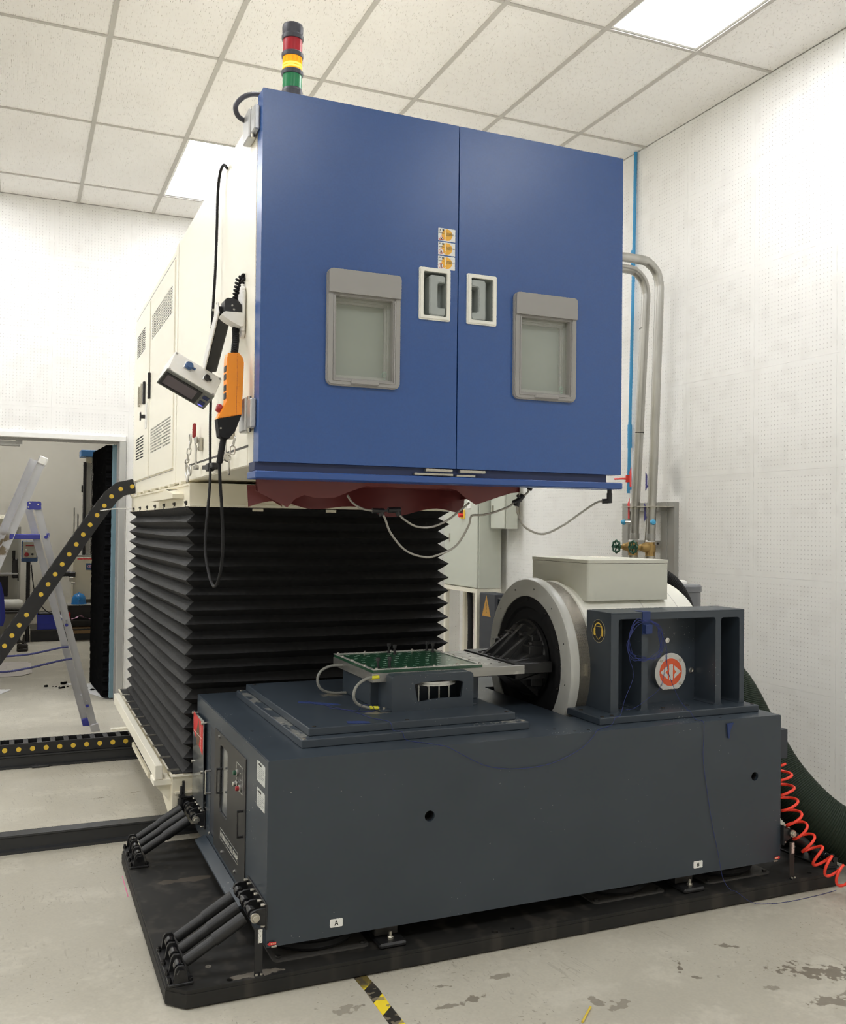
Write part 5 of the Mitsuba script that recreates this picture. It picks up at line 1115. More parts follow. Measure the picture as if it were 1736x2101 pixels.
# pipes on the right wall
def wpipe(pts, lab, wraps, arrows):
    k = one('water_pipe', tube(curve(pts, 10), .029, 24), 'pipe_steel', lab, 'pipe', smooth=60)
    for (y, z_) in wraps: part(k, 'wrap_ring', ringmesh((3.76, y, z_), (0, -.05, 1), .0285, .0305, .006, 28), 'dark_steel')
    for (pts_, m) in arrows: part(k, 'flow_arrow', prism(pts_, 'yz', 3.7295, 3.7305), m, 'red upward flow arrow' if m == 'arrow_red' else 'dark blue downward flow arrow')
    return k
def up(y, z): return [(y + .010, z), (y - .008, z), (y - .008, z + .09), (y - .020, z + .085), (y + .008, z + .135), (y + .010, z + .09)]
pA = wpipe([(2.02, 5.05, 2.88), (2.02, 5.05, 3.03), (2.045, 5.05, 3.11), (2.12, 5.05, 3.15), (2.5, 5.05, 3.15), (3.2, 5.05, 3.152), (3.60, 5.05, 3.153), (3.68, 5.05, 3.138), (3.735, 5.05, 3.09), (3.757, 5.052, 3.02), (3.76, 5.056, 2.93), (3.76, 5.09, 2.45), (3.76, 5.125, 1.95), (3.76, 5.150, 1.60), (3.76, 5.158, 1.41)], 'left steel water pipe rising from a brass valve and bending over to the chamber', [(5.070, 2.78), (5.110, 2.10)], [])
pB = wpipe([(2.06, 4.91, 2.88), (2.06, 4.91, 3.05), (2.085, 4.91, 3.13), (2.16, 4.91, 3.176), (2.6, 4.91, 3.176), (3.2, 4.91, 3.176), (3.60, 4.91, 3.178), (3.68, 4.91, 3.160), (3.735, 4.91, 3.11), (3.757, 4.912, 3.04), (3.76, 4.914, 2.95), (3.76, 4.935, 2.45), (3.76, 4.957, 1.95), (3.76, 4.975, 1.60), (3.76, 4.985, 1.39)], 'right steel water pipe rising from a brass valve and bending over to the chamber', [], [])
for (kk, y, z_, sgn) in ((pA, 5.165, 1.745, 1), (pA, 5.182, 1.535, 1)):
    a = np.array(up(0, 0)); part(kk, 'flow_arrow', prism([(y - q[0] * 1.0, z_ + q[1]) for q in a], 'yz', 3.729, 3.7305), 'arrow_red', 'red upward flow arrow')
for (kk, y, z_) in ((pB, 4.995, 1.715), (pB, 5.005, 1.515)):
    part(kk, 'flow_arrow', prism([(y + .008, z_ + .12), (y - .010, z_ + .10), (y - .010, z_ + .035), (y - .022, z_ + .03), (y + .008, z_)], 'yz', 3.729, 3.7305), 'arrow_blue', 'dark blue downward flow arrow')
for kk, y, d_, lab in ((pA, 5.182, 1, ''), (pB, 4.985, -1, '')):
    part(kk, 'test_plug', J(cyl((3.75, y, 1.513), (3.735, y + .055 * d_, 1.512), .009, 12), ), 'chrome')
    part(kk, 'plug_cap', lathe([(0, 0), (.012, 0), (.017, .006), (.019, .016), (.014, .028), (0, .031)], (3.737, y + .045 * d_, 1.512), (-.25, d_, 0), 16), 'plug_blue', 'light blue plug cap')
    part(kk, 'end_collar', lathe([(.0295, 0), (.031, .004), (.031, .035), (.0295, .038)], (3.76, y - .02 * d_ * 0 - (.025 if d_ > 0 else 0), 1.40), (0, 0, 1), 28), 'steel_frame')
def valve(y, lab):
    k = thing('gate_valve', lab, 'valve')
    part(k, 'body', J(cyl((3.76, y, 1.385), (3.76, y, 1.300), .030, 8), cyl((3.76, y, 1.365), (3.76, y, 1.320), .036, 18), cyl((3.76, y, 1.318), (3.76, y, 1.290), .031, 6)), 'brass', 'brass valve body', smooth=30)
    part(k, 'bonnet', lathe([(0, 0), (.032, 0), (.034, .02), (.030, .035), (.022, .05), (.022, .065), (.012, .07), (.012, .11), (0, .11)], (3.745, y, 1.348), (-1, -.08, 0), 16), 'brass')
    c = V(3.745, y, 1.350) + V(-1, -.08, 0) * .125; n_ = V(-1, -.08, 0) / np.linalg.norm(V(-1, -.08, 0)); e1, e2, _ = frame_of(n_)
    t = np.linspace(0, 2 * math.pi, 49)[:-1]
    rim = np.array([c + (.037 + .004 * math.cos(8 * q)) * (math.cos(q) * e1 + math.sin(q) * e2) for q in t])
    part(k, 'handwheel', J(tube(rim, .0062, 8, closed=True), cyl(c - n_ * .012, c + n_ * .012, .011, 14), *[tube(np.array([c, c + .030 * (math.cos(q) * e1 + math.sin(q) * e2)]), .0045, 6) for q in np.linspace(0, 2 * math.pi, 6)[:-1]]), 'valve_green', 'dark green handwheel', smooth=60)
    part(k, 'outlet', J(cyl((3.76, y, 1.292), (3.76, y, 1.276), .034, 20), cyl((3.76, y, 1.28), (3.76, y, .9), .020, 16)), 'zinc', 'zinc outlet pipe')
    part(k, 'white_tape', cyl((3.76, y, 1.383), (3.76, y, 1.396), .0305, 24), 'paper')
valve(5.172, 'brass gate valve with a green handwheel under the left water pipe')
valve(4.990, 'brass gate valve with a green handwheel under the right water pipe')
PF = thing('pipe_bracket', 'welded grey steel frame holding the two water pipes on the right wall', 'bracket')
yl, yr, zt2, zb2 = 5.465, 4.905, 1.645, .72
part(PF, 'frame', J(cb(3.880, 3.920, yl - .065, yl, zb2, zt2), cb(3.885, 3.920, yr, yr + .072, zb2, zt2), cb(3.880, 3.920, yr + .071, yr + .135, zb2, zt2), cb(3.875, 3.915, yr + .07, yl - .06, zt2 - .058, zt2 - .001), cb(3.875, 3.915, yr + .13, yl - .06, 1.353, 1.39)), 'steel_frame', smooth=False)
part(PF, 'pipe_clamp', J(cb(3.70, 3.885, 5.10, 5.225, 1.609, 1.615), cb(3.70, 3.885, 4.915, 5.05, 1.609, 1.615), *[ringmesh((3.76, y, 1.600), (0, 0, 1), .0292, .033, .016, 24) for y in (5.150, 4.976)]), 'zinc', 'flat pipe clamp')
part(PF, 'thin_rod', tube(np.array([(3.80, 5.07, 1.61), (3.80, 5.10, 1.36)]), .004, 8), 'zinc')
part(PF, 'bolt', hexbolt((3.875, 5.06, 1.372), (-1, 0, 0), .008, .006), 'dark_steel')
k = one('air_line', tube(np.array([(3.905, 5.375, CEIL), (3.9, 5.385, 3.2), (3.895, 5.40, 2.4), (3.89, 5.41, 1.715)]), .011, 14), 'pipe_blue', 'thin blue compressed air line running down the right wall from the ceiling', 'pipe', smooth=60)
for (y, z_, hh) in ((5.385, 3.30, .10), (5.408, 2.03, .16), (5.41, 1.80, .05), (5.41, 1.74, .03)): part(k, 'coupling', cyl((3.897, y, z_), (3.896, y, z_ + hh), .0155, 14), 'pipe_blue')
part(k, 'valve', J(cyl((3.89, 5.41, 1.79), (3.89, 5.41, 1.84), .020, 14), cyl((3.885, 5.41, 1.815), (3.85, 5.43, 1.815), .007, 10), at(cb(-.010, .065, -.008, .008, -.006, .006, .003), (3.85, 5.43, 1.815), (-.3, .95, 0), (-.95, -.3, 0), (0, 0, 1))), 'red_signal', 'red valve lever')

def warning_triangle(parent, o, u, v, w, size):
    tr = Polygon([(0, 0), (size, 0), (size / 2, size * 1.15)])
    pr = Print(tr, (172, 126, 50), .0008)
    pr.add(Polygon([(size * .46, size * .78), (size * .54, size * .78), (size * .52, size * .34), (size * .48, size * .34)]), (40, 34, 28)).add(Point(size * .5, size * .22).buffer(size * .05), (40, 34, 28))
    stick(parent, 'warning_triangle', pr, o, u, v, w, 'yellow warning triangle')
EC = thing('electric_cabinet', 'tall pale grey electric cabinet on a steel stand in the far right corner', 'cabinet')
part(EC, 'body', cb(3.648, 3.865, 7.215, 7.90, .938, 2.05, .004), 'cabinet_grey')
part(EC, 'door', cb(3.630, 3.646, 7.22, 7.895, .945, 2.045, .004), 'cabinet_grey')
part(EC, 'lock', cb(3.624, 3.630, 7.76, 7.785, 1.336, 1.41, .002), 'zinc')
sw = part(EC, 'main_switch', cb(3.620, 3.630, 7.45, 7.535, 1.54, 1.62, .002), 'yellow_pin', 'yellow main switch plate with a red knob')
part(sw, 'knob', cyl((3.585, 7.50, 1.572), (3.622, 7.495, 1.575), .022, 6), 'red_signal', 'red knob')
for y in (7.66, 7.37): part(EC, 'indicator', cb(3.622, 3.630, y - .03, y + .03, 1.63, 1.70, .002), 'white_paint')
part(EC, 'pilot_light', cyl((3.622, 7.49, 1.69), (3.63, 7.49, 1.69), .010, 12), 'blue_glow')
part(EC, 'stand', J(*[cb(x, x + .04, y, y + .04, 0, .90) for x in (3.635, 3.83) for y in (7.22, 7.86)], cb(3.635, 3.87, 7.22, 7.26, .90, .937), cb(3.635, 3.675, 7.22, 7.9, .90, .937), cb(3.83, 3.87, 7.22, 7.9, .90, .937), cb(3.635, 3.87, 7.86, 7.9, .90, .937)), 'cream_paint', 'pale steel stand')
JB = thing('junction_box', 'small pale grey wall box with a key lock in front of the tall electric cabinet', 'box')
part(JB, 'body', cb(3.758, 3.868, 6.935, 7.19, 1.456, 1.95, .003), 'cabinet_grey'); part(JB, 'door', cb(3.742, 3.756, 6.94, 7.185, 1.46, 1.945, .003), 'cabinet_grey')
part(JB, 'lock', cb(3.735, 3.742, 7.13, 7.155, 1.595, 1.655, .002), 'zinc'); part(JB, 'wall_bracket', cb(3.868, 3.92, 6.99, 7.14, 1.55, 1.9), 'zinc')
k = thing('blower_cabinet', 'dark slate cabinet with a yellow warning triangle below the electric cabinet', 'cabinet')
part(k, 'body', cb(3.62, 3.76, 6.86, 7.14, .05, .915, .004), 'dark_cabinet'); part(k, 'foot', J(*[cb(x, x + .04, y, y + .04, 0, .051) for x in (3.63, 3.71) for y in (6.87, 7.09)]), 'black_rubber')
warning_triangle(k, (3.62, 7.09, .722), (0, -1, 0), (0, 0, 1), (-1, 0, 0), .155)
one('power_cable', tube(curve([(3.70, 7.50, .935), (3.69, 7.46, .80), (3.675, 7.42, .55), (3.66, 7.40, .30), (3.64, 7.38, .03), (3.5, 7.3, .02)]), .024, 12), 'black_rubber', 'thick black cable dropping from the electric cabinet', 'cable', smooth=60)
one('power_cable', tube(curve([(3.78, 7.62, .935), (3.775, 7.60, .70), (3.765, 7.58, .40), (3.75, 7.55, .03), (3.60, 7.52, .02)]), .016, 12), 'hose_grey', 'grey cable dropping from the electric cabinet beside the thick black one', 'cable', smooth=60)
one('wall_valve', J(cyl((3.86, 7.45, .55), (3.92, 7.45, .55), .02, 12), cyl((3.84, 7.40, .52), (3.84, 7.52, .56), .012, 10)), 'red_signal', 'small red valve handle on the wall below the electric cabinet', 'valve')

# ================================================================ left: rails, drag chains, ladder, door leaf
def rail(y0, y1, x0, x1, h, lab):
    k = thing('floor_rail', lab, 'rail')
    part(k, 'profile', prism([(y0, 0), (y1, 0), (y1, .012), (y1 - .028, .018), (y1 - .028, h - .014), (y1 - .008, h - .008), (y1 - .008, h), (y0 + .008, h), (y0 + .008, h - .008), (y0 + .020, h - .014), (y0 + .020, .018), (y0, .012)], 'yz', x0, x1), 'rail_black', smooth=20)
    return k
rail(4.535, 4.625, -3.0, 2.05, .080, 'black steel floor rail in front of the lift column')
r2 = rail(6.095, 6.215, -3.0, 2.05, .076, 'black steel floor rail under the lying cable carrier at the rear of the lift column')
part(r2, 'stop', J(cb(.105, .20, 6.075, 6.10, 0, .014, .003), cyl((.13, 6.085, .014), (.13, 6.085, .02), .008, 10)), 'rail_black')
def drag_chain(pts, y0, y1, h, lab, pitch=.0765, skip=()):
    k = thing('cable_carrier', lab, 'cable carrier')
    P = curve([(p[0], 0, p[1]) for p in pts], 16); sl = np.concatenate([[0], np.cumsum(np.linalg.norm(np.diff(P, axis=0), axis=1))])
    n = int(sl[-1] / pitch)
    for i in range(n):
        a, b = [V(*[np.interp(q, sl, P[:, j]) for j in range(3)]) for q in (i * pitch, (i + 1) * pitch)]
        d = (b - a) / np.linalg.norm(b - a); c = (a + b) / 2; nrm = V(-d[2], 0, d[0])
        L = pitch * .5 + .016
        side = Polygon([(-L, -h / 2), (L, -h / 2), (L, h / 2), (-L, h / 2)]).buffer(-.010).buffer(.010, quad_segs=3)
        loc = lambda m, yy: at(m, c + V(0, yy, 0), d, nrm, (0, 1, 0))
        o1 = .0015 if i % 2 else 0.0
        q = part(k, 'chain_link', J(loc(prism(side, 'xy', o1, .010 + o1), y0), loc(prism(side, 'xy', -o1 - .010, -o1), y1), loc(cb(-.014, .014, h / 2 - .008, h / 2 - .001, .01, y1 - y0 - .01), y0), loc(cb(-.014, .014, -h / 2 + .001, -h / 2 + .008, .01, y1 - y0 - .01), y0)), 'black_plastic')
        if i not in skip: part(q, 'pin', cyl(a + V(0, y0 - .003, 0), a + V(0, y0 + .002, 0), .0145, 18), 'yellow_pin', 'yellow pin')
    return k
drag_chain([(.700, 1.713), (.66, 1.710), (.627, 1.694), (.568, 1.642), (.523, 1.578), (.478, 1.513), (.30, 1.24), (.10, .93), (-.085, .646), (-.25, .40), (-.40, .24), (-.60, .13), (-.85, .10)], 6.50, 6.60, .096, 'black cable carrier with yellow pins sloping down from the lift column', skip=(13,))
drag_chain([(.72, .112), (.30, .111), (-.2, .110), (-1.2, .110)], 6.115, 6.255, .066, 'black cable carrier with yellow pins lying flat on the rear floor rail')
one('thin_cable', tube(curve([(.70, 6.50, 1.565), (.63, 6.50, 1.565), (.57, 6.50, 1.560), (.50, 6.49, 1.548)]), .004, 8), 'white_paint', 'thin pale cable leaving the lift column above the doorway floor', 'cable', smooth=60)
LD = thing('step_ladder', 'silver aluminium step ladder with blue fittings standing open in front of the doorway', 'ladder')
def rail2(a, b, y, w, t, sgn):
    """channel rail from a to b in the xz plane"""
    a, b = V(a[0], 0, a[1]), V(b[0], 0, b[1]); d = (b - a) / np.linalg.norm(b - a); n = V(d[2], 0, -d[0]); L = np.linalg.norm(b - a)
    q = t - .004 if sgn > 0 else 0.0
    m = J(cb(0, L, -w / 2, w / 2, q, q + .004), cb(0, L, -w / 2, -w / 2 + .004, 0, t), cb(0, L, w / 2 - .004, w / 2, 0, t))
    return at(m, V(a[0], y, a[2]), d, n, (0, sgn, 0))
yn, yf = 6.99, 7.235
for y, sg in ((yn, 1), (yf, -1)):
    dx = 0.0 if sg > 0 else -.058
    part(LD, 'front_rail', rail2((.160 + dx, 1.915), (-.555 + dx, 0.0), y, .055, .022, sg), 'ladder_metal')
    part(LD, 'rear_rail', rail2((.128 + dx, 1.575), (.528 + dx * .75, 0.0), y, .048, .020, sg), 'ladder_metal')
    part(LD, 'hinge_plate', prism(rr(.062 + dx, .152 + dx, 1.555, 1.612, .012), 'xz', y - .008 if sg > 0 else y, y if sg > 0 else y + .008), 'ladder_blue', 'dark blue hinge plate')
    for q in ((.078, 1.598), (.070, 1.572), (.132, 1.592)): part(LD, 'rivet', cyl((q[0] + dx, y - .011, q[1]), (q[0] + dx, y - .008, q[1]), .0055, 12), 'chrome')
    part(LD, 'foot', at(cb(-.03, .03, -.028, .028, -.002, .024, .003), (.527 + dx * .75, y, .025), (.24, 0, -.97), (.97, 0, .24), (0, sg, 0)), 'ladder_blue' if sg < 0 else 'ladder_metal')
part(LD, 'top_bar', J(at(cb(-.030, .030, 0, yf - yn, -.028, .028, .006), (.157, yn, 1.895), (.93, 0, -.35), (0, 1, 0), (.35, 0, .93))), 'white_paint', 'white plastic top bar')
part(LD, 'platform', J(cb(-.045, .150, yn + .01, yf - .01, 1.352, 1.385, .004), cb(.190, .208, yn + .006, yn + .03, 1.362, 1.395, .003)), 'ladder_blue', 'dark blue platform')
part(LD, 'platform_pin', cyl((.186, yn - .006, 1.366), (.186, yn + .002, 1.366), .011, 14), 'ladder_blue')
for zz in (1.05, .75, .45, .2):
    xx = -.555 + (.160 + .555) * zz / 1.915
    part(LD, 'step', cb(xx - .04, xx + .04, yn + .004, yf - .004, zz - .012, zz + .012, .003), 'ladder_metal')
for zz in (.785, .215):
    xx = .128 + (.528 - .128) * (1.575 - zz) / 1.575
    part(LD, 'brace', cyl((xx, yn, zz), (xx - .03, yf, zz + .01), .007, 10), 'ladder_metal'); part(LD, 'rivet', cyl((xx, yn - .004, zz - .03), (xx, yn, zz - .03), .011, 14), 'ladder_blue')
part(LD, 'strap', tube(curve([(.352, 7.19, .578), (.30, 7.19, .574), (.20, 7.19, .555), (.08, 7.19, .535), (-.10, 7.19, .53), (-.30, 7.19, .55)]), .007, 8), 'strap_blue', 'blue safety strap')
part(LD, 'strap', tube(curve([(.372, 7.0, .520), (.30, 7.0, .510), (.20, 7.0, .490), (.08, 7.0, .465), (-.10, 7.0, .45), (-.35, 7.0, .50)]), .007, 8), 'strap_blue', 'blue safety strap')
one('door_closer', J(cb(-.30, .012, 8.27, 8.33, 2.085, 2.125, .004), cb(-.02, .03, 8.26, 8.28, 2.10, 2.135, .002)), 'cast_grey', 'pale door closer rail under the left of the doorway header', 'door closer')
# open door leaf with black foam
DLf = thing('door_leaf', 'open pale blue door leaf lined with rough black acoustic foam in the doorway', 'door')
hx, hy = .772, 8.222
dd = V(-.048, .995, 0); dd /= np.linalg.norm(dd); nn2 = V(-dd[1], dd[0], 0)
part(DLf, 'panel', at(cb(0, .92, -.004, .046, .012, 2.125, .003), (hx, hy, 0), dd, nn2), 'leaf_blue')
fo = []
rng = np.random.default_rng(3)
gy, gz = np.linspace(.035, .91, 60), np.linspace(.02, 2.115, 150)
G = np.array([[(a, .048 + .040 + .012 * meshkit.noise(np.array([a * 46, b * 46, 0.])) , b) for b in gz] for a in gy]); 
for i in range(60): G[i, 0, 2] += .01 * math.sin(i * 1.7); G[i, -1, 2] += .008 * math.sin(i * 1.3)
for j in range(150): G[0, j, 0] += .010 * math.sin(j * 1.1) + .006 * math.sin(j * 2.7); G[-1, j, 0] += .008 * math.sin(j * 1.9)
vv = G.reshape(-1, 3); ff = []
for i in range(59):
    for j in range(149): ff += [[i * 150 + j, (i + 1) * 150 + j, (i + 1) * 150 + j + 1], [i * 150 + j, (i + 1) * 150 + j + 1, i * 150 + j + 1]]
bord = [i * 150 for i in range(60)] + [59 * 150 + j for j in range(1, 150)] + [i * 150 + 149 for i in range(58, -1, -1)] + [j for j in range(148, 0, -1)]
bk = vv[bord].copy(); bk[:, 1] = .046; nb = len(vv)
for i in range(len(bord)): q = (i + 1) % len(bord); ff += [[bord[i], bord[q], nb + q], [bord[i], nb + q, nb + i]]
part(DLf, 'foam', at(trimesh.Trimesh(np.vstack([vv, bk]), ff, process=False), (hx, hy, 0), dd, nn2), 'foam_black', 'rough black acoustic foam', smooth=False)
for zz in (.3, 1.1, 1.9): part(DLf, 'hinge', cyl((hx + .008, hy - .004, zz), (hx + .008, hy - .004, zz + .10), .008, 12), 'zinc')

# ================================================================ things in the room beyond the doorway
TB = thing('test_bench', 'dark low work bench at the back of the room beyond the doorway', 'bench')
part(TB, 'deck', cb(.172, 1.7, 12.50, 13.3, .130, .145), 'dark_steel'); part(TB, 'base', cb(.18, 1.69, 12.53, 13.28, 0, .13), 'black_paint')
part(TB, 'drawer_front', J(cb(.60, 1.25, 12.492, 12.50, .085, .125), cb(.60, 1.25, 12.50, 12.9, .145, .16)), 'wood_board')
part(TB, 'rack', J(cb(.60, 1.3, 12.62, 12.63, .145, .44), cb(.60, .615, 12.52, 12.62, .145, .44), cb(.60, 1.3, 12.36, 12.62, .255, .268), cb(1.28, 1.3, 12.5, 12.63, .145, .44)), 'dark_steel')
part(TB, 'shelf', cb(.595, 1.0, 12.45, 12.75, .440, .452), 'cast_grey', 'pale shelf board')
k = thing('safety_helmet', 'glossy blue safety helmet on the shelf beyond the doorway', 'helmet')
hm = [(0, .128), (.03, .126), (.055, .115), (.074, .092), (.084, .060), (.088, .020), (.089, .010), (.086, .010)]
part(k, 'shell', at(lathe(hm, (0, 0, 0), (0, 0, 1), 32), (.730, 12.56, .445), (1.0, 0, 0), (0, 1.2, 0), (0, 0, 1.1)), 'helmet_blue'); part(k, 'brim', at(cyl((0, 0, .008), (0, 0, .014), .092, 32), (.730, 12.55, .445), (1.02, 0, 0), (0, 1.25, 0), (0, 0, 1)), 'helmet_blue'); part(k, 'ridge', at(tube(np.array([(0, .09 * math.cos(t), .02 + .115 * math.sin(t)) for t in np.linspace(.3, 2.84, 16)]), .007, 8), (.73, 12.56, .445), (1, 0, 0), (0, 1.2, 0), (0, 0, 1.1)), 'helmet_blue')
k = thing('parts_bin', 'bright blue plastic bin on the low bench beyond the doorway', 'bin')
part(k, 'body', J(prism([(.255, .147), (.530, .147), (.540, .325), (.245, .325)], 'xz', 12.52, 12.525), prism([(.255, .147), (.530, .147), (.540, .325), (.245, .325)], 'xz', 12.795, 12.80), prism([(.255, .147), (.26, .147), (.25, .325), (.245, .325)], 'xz', 12.52, 12.80), prism([(.525, .147), (.530, .147), (.540, .325), (.535, .325)], 'xz', 12.52, 12.8), cb(.25, .535, 12.52, 12.8, .147, .152)), 'bin_blue')
part(k, 'rim', J(cb(.240, .545, 12.512, 12.526, .318, .328), cb(.255, .525, 12.514, 12.52, .215, .220)), 'bin_blue'); part(k, 'contents', cb(.26, .52, 12.54, 12.78, .29, .355, .01), 'black_plastic')
k = one('red_can', lathe([(0, 0), (.016, 0), (.016, .07), (.012, .075), (.012, .085), (0, .085)], (.618, 12.54, .268 + .033), (0, 0, 1), 20), 'red_signal', 'small red can beside the blue helmet', 'can')
scene[k]['to_world'] = T().translate([0, 0, -.033])
cx = np.linspace(.64, .86, 16); 
one('cleaning_cloth', thick(np.stack([cx, cx * 0 + 12.37, .2715 + .048 * np.exp(-((cx - .745) / .045) ** 2) + .012 * np.abs(np.sin(cx * 40))], 1), np.stack([cx, cx * 0 + 12.46, .2715 + .03 * np.exp(-((cx - .73) / .05) ** 2) + .008 * np.abs(np.sin(cx * 33))], 1), (0, 0, -.0025)), 'pink_cloth', 'crumpled pale pink cloth below the blue helmet', 'cloth')
k = thing('tensile_tester', 'tall tensile test machine with a blue crosshead behind the foam door leaf', 'test machine')
part(k, 'crosshead', cb(.722, 1.25, 12.40, 12.75, 2.315, 2.40, .006), 'machine_blue', 'blue crosshead')
part(k, 'column', cb(.795, .855, 12.50, 12.60, 1.06, 2.315, .003), 'steel_frame'); part(k, 'column_cap', cb(.790, .86, 12.49, 12.61, 2.24, 2.315, .003), 'machine_beige')
part(k, 'cover', cb(.763, .790, 12.47, 12.62, 1.06, 2.25), 'black_plastic'); part(k, 'lead_screw', coil([(.868, 12.53, 1.06), (.868, 12.53, 2.315)], .008, 60, .005, 5, 8), 'dark_steel')
part(k, 'body', cb(.650, 1.30, 12.40, 12.80, .50, 1.03, .006), 'machine_beige', 'beige machine body'); part(k, 'top_plate', cb(.70, 1.28, 12.42, 12.78, 1.03, 1.06), 'steel_frame')
part(k, 'switch_pod', cb(.738, .755, 12.42, 12.5, 1.86, 1.95, .003), 'black_plastic'); part(k, 'red_stripe', cb(.70, 1.25, 12.398, 12.40, 1.005, 1.02), 'arrow_red')
part(k, 'name_badge', cb(.806, 1.0, 12.395, 12.40, .872, .955), 'panel_blue'); part(k, 'badge_mark', J(ringmesh((.838, 12.3935, .918), (0, 1, 0), .010, .017, .001, 20), ringmesh((.860, 12.3935, .918), (0, 1, 0), .010, .017, .001, 20)), 'pink_cloth'); part(k, 'grip', J(cyl((.44, 12.35, .83), (.62, 12.35, .83), .035, 16), cb(.60, .675, 12.30, 12.4, .79, .85, .006)), 'black_paint')
part(k, 'grip_jaw', J(cb(.605, .655, 12.28, 12.36, .73, .79, .004), cb(.625, .672, 12.27, 12.3, .70, .72, .003)), 'zinc'); part(k, 'pedestal', cb(.66, 1.28, 12.66, 12.79, .145, .50), 'machine_grey')
part(k, 'guide_rod', J(cyl((.655, 12.45, 1.03), (.655, 12.45, 1.66), .008, 10), cyl((.70, 12.45, 1.03), (.70, 12.45, 1.58), .010, 10)), 'steel_frame')
for q in list(scene):
    if q.startswith('tensile_tester__'): scene[q]['to_world'] = T().translate([.012, .27, 0])
k = thing('control_pod', 'blue framed control pod on a black post beyond the ladder', 'control panel')
part(k, 'housing', cb(.056, .240, 12.46, 12.56, .985, 1.243, .008), 'panel_blue'); part(k, 'face', cb(.070, .226, 12.452, 12.46, 1.035, 1.232, .003), 'machine_grey')
part(k, 'display', cb(.105, .195, 12.448, 12.452, 1.178, 1.192), 'red_plastic'); part(k, 'lamp', cb(.095, .122, 12.447, 12.452, 1.130, 1.144), 'white_paint'); part(k, 'stop_button', lathe([(0, 0), (.026, 0), (.026, .012), (0, .016)], (.115, 12.452, 1.075), (0, -1, 0), 18), 'red_plastic'); part(k, 'key_switch', cyl((.18, 12.445, 1.078), (.18, 12.452, 1.078), .014, 12), 'black_plastic')
part(k, 'post', J(cyl((.138, 12.56, .0), (.138, 12.56, .99), .024, 14), cb(.03, .165, 12.48, 12.64, 0, .012)), 'black_paint')
k = thing('grey_machine', 'pale grey machine with a dark grille at the left of the doorway view', 'machine')
part(k, 'body', cb(-1.3, .05, 12.7, 13.7, .02, 1.44, .03), 'machine_grey'); part(k, 'upper_hood', cb(-1.3, -.085, 12.60, 13.6, 1.28, 1.56, .05), 'machine_beige'); part(k, 'table', cb(-1.2, .09, 12.35, 12.72, .365, .395, .004), 'dark_steel')
part(k, 'grille', cb(-.40, -.09, 12.695, 12.70, .55, .80), 'dark_steel'); part(k, 'tool_arm', J(cb(-.045, .02, 12.6, 12.66, .78, 1.02, .01), cyl((.01, 12.6, .98), (.025, 12.58, .75), .008, 8), cyl((-.03, 12.6, 1.02), (-.03, 12.6, 1.12), .02, 10)), 'dark_steel'); part(k, 'legs', J(cb(-.9, -.85, 12.4, 12.45, 0, .366), cb(.02, .06, 12.4, 12.45, 0, .366)), 'black_paint'); part(k, 'shelf_plate', cb(-.25, .02, 12.5, 12.70, .83, .845), 'cast_grey')
one('spindle_cover', lathe([(0, 0), (.062, 0), (.066, .01), (.066, .28), (.05, .32), (0, .32)], (-.24, 12.5, .465), (1, 0, 0), 28), 'ivory', 'white rounded cover lying on the machine table beyond the doorway', 'cover')
k = thing('office_chair', 'dark blue chair back at the far left of the doorway view', 'chair')
part(k, 'backrest', prism(Polygon([(-.42, .30), (-.42, .74), (-.30, .80), (-.16, .77), (-.125, .62), (-.105, .36), (-.13, .26)]).buffer(-.02).buffer(.02), 'xz', 11.9, 11.97), 'bin_blue'); part(k, 'post', J(cyl((-.2, 11.93, .03), (-.2, 11.93, .30), .03, 14), cb(-.45, -.1, 11.80, 11.86, .02, .05, .004), cb(-.16, -.1, 11.7, 12.1, .0, .05, .004)), 'black_plastic')
k = thing('status_lamp', 'small red box with a lit green lamp on the grey machine', 'signal light')
part(k, 'box', cb(-.085, -.01, 12.45, 12.55, 1.545, 1.645, .004), 'red_plastic'); scene['green_glow'] = {'type': 'diffuse', 'reflectance': {'type': 'rgb', 'value': [.2, .6, .5]}}
part(k, 'lamp', lathe([(0, 0), (.026, 0), (.026, .03), (.014, .042), (0, .045)], (-.063, 12.44, 1.505), (0, 0, 1), 16), 'green_glow', 'lit green lamp', emitter={'type': 'area', 'radiance': {'type': 'rgb', 'value': [.25, 1.5, .8]}}); part(k, 'bracket', cb(-.10, -.04, 12.45, 12.66, 1.49, 1.506), 'dark_steel')
k = one('floor_vise', J(cb(.02, .14, 11.6, 11.75, 0, .04, .01), cyl((.03, 11.62, .06), (.13, 11.65, .05), .03, 12), cyl((.08, 11.66, .04), (.10, 11.70, .18), .014, 8), cyl((.02, 11.60, .12), (.12, 11.66, .09), .009, 8)), 'dark_steel', 'dark steel clamp lying on the floor beyond the ladder', 'clamp')
one('loose_cable', tube(curve([(.17, 12.45, .95), (.19, 12.4, .75), (.23, 12.4, .55), (.33, 12.42, .40), (.42, 12.42, .345)]), .006, 8), 'black_rubber', 'black cable running from the control pod to the blue bin', 'cable', smooth=60)

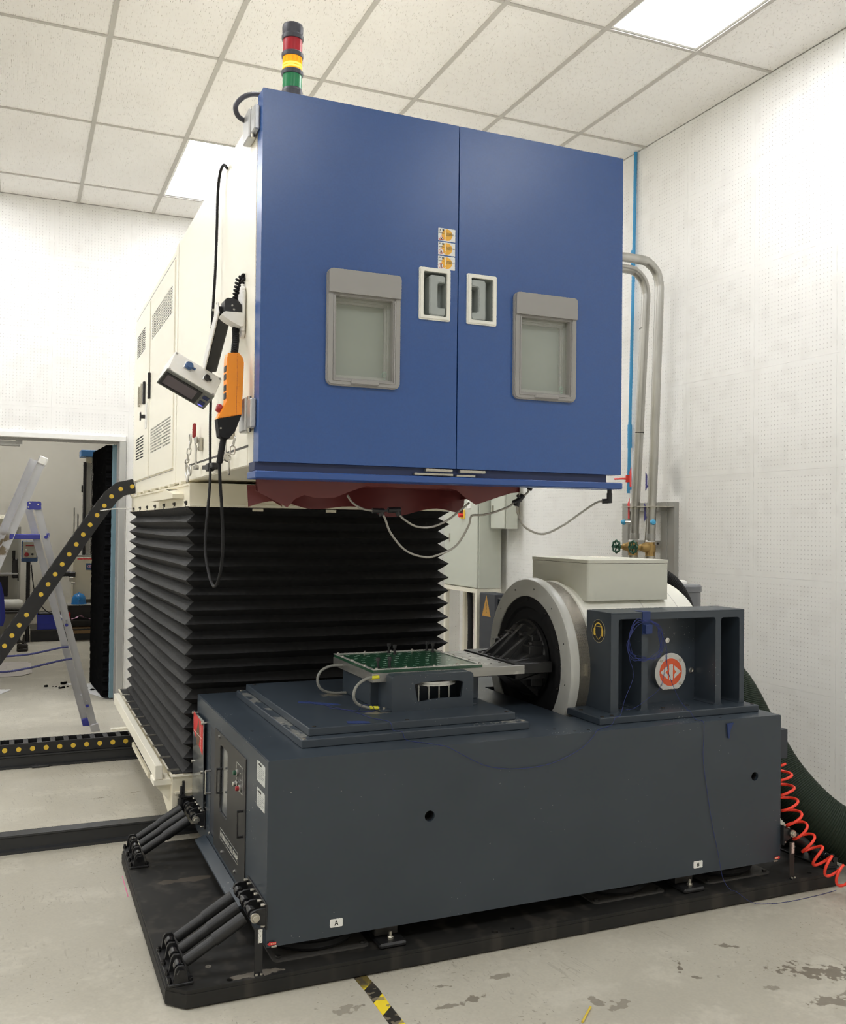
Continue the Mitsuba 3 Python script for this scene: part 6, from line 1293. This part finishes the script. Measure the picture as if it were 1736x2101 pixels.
# ================================================================ small things on the floor
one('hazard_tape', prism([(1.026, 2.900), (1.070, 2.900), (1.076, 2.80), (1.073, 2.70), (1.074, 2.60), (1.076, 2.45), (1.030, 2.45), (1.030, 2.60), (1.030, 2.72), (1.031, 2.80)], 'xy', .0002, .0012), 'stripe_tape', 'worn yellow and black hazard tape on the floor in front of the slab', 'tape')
one('straw_bit', J(tube(curve([(1.633, 2.445, .004), (1.60, 2.415, .005), (1.561, 2.380, .004)]), .0035, 6)), 'straw', 'yellow straw-like scrap on the near floor', 'scrap', smooth=60)
def sheet_paper(pts, lab, z=.0015):
    one('paper_sheet', prism(pts, 'xy', z, z + .0015), 'paper', lab, 'paper')
sheet_paper([(-.36, 8.80), (-.10, 8.80), (-.02, 8.98), (-.03, 9.01), (-.12, 9.03), (-.36, 9.0)], 'white paper sheet on the floor at the far left of the doorway')
sheet_paper([(.47, 9.07), (.50, 9.10), (.46, 9.17), (.41, 9.18), (.42, 9.13)], 'small white paper scrap on the floor behind the ladder leg')
sheet_paper([(.58, 9.1), (.60, 8.55), (.64, 8.45), (.70, 8.27), (.76, 8.30), (.70, 8.7), (.645, 9.1)], 'long white paper strip under the foam door leaf')
rng = np.random.default_rng(11)
CR = ['single black foam crumb lying farthest left on the doorway floor', 'largest black foam crumb, touching the small paper scrap', 'left half of the flat pair of foam crumbs nearest the ladder', 'right half of the flat pair of foam crumbs nearest the ladder',
      'tiny foam crumb, right one of the row of three left of the paper scrap', 'tiny foam crumb, middle one of the row of three left of the paper scrap', 'tiny foam crumb, left one of the row of three left of the paper scrap', 'small foam crumb between the flat pair and the ladder leg',
      'black foam crumb on the white paper strip, farther one', 'black foam crumb on the white paper strip, nearer one']
for i, (x, y, r_) in enumerate(((.262, 9.05, .020), (.415, 9.15, .030), (.375, 8.92, .016), (.40, 8.93, .018), (.375, 9.03, .008), (.345, 9.02, .008), (.32, 9.03, .007), (.44, 8.98, .010), (.59, 8.86, .015), (.63, 8.72, .020))):
    m = trimesh.creation.icosphere(subdivisions=1, radius=r_); m.vertices *= (1, .8, .45); m.vertices += rng.normal(scale=r_ * .12, size=m.vertices.shape); m.apply_translation((x, y, r_ * .40))
    one('foam_crumb', m, 'foam_black', CR[i], 'crumb', group='foam crumbs on the doorway floor', smooth=False)
nb_ = 26
gx = np.linspace(-.55, .16, nb_); gyy = np.linspace(9.75, 10.75, nb_)
Z = np.array([[.004 + .06 * meshkit.fbm(np.array([a * 9, b * 9, 1.0]), 3) * max(0, 1 - ((a + .2) / .36) ** 2) * max(0, 1 - ((b - 10.25) / .5) ** 2) for b in gyy] for a in gx])
vv = np.array([(a, b, Z[i, j]) for i, a in enumerate(gx) for j, b in enumerate(gyy)]); ff = []
for i in range(nb_ - 1):
    for j in [j for j in range(nb_ - 1) if max(Z[i, j], Z[i + 1, j + 1]) > .0062]: ff += [[i * nb_ + j, (i + 1) * nb_ + j, (i + 1) * nb_ + j + 1], [i * nb_ + j, (i + 1) * nb_ + j + 1, i * nb_ + j + 1]]
mat('film_wrap', (196, 190, 186), 0.25)
one('plastic_film', trimesh.Trimesh(vv, ff, process=False), 'film_wrap', 'crumpled pale plastic film on the floor beyond the ladder', 'plastic film', smooth=False)
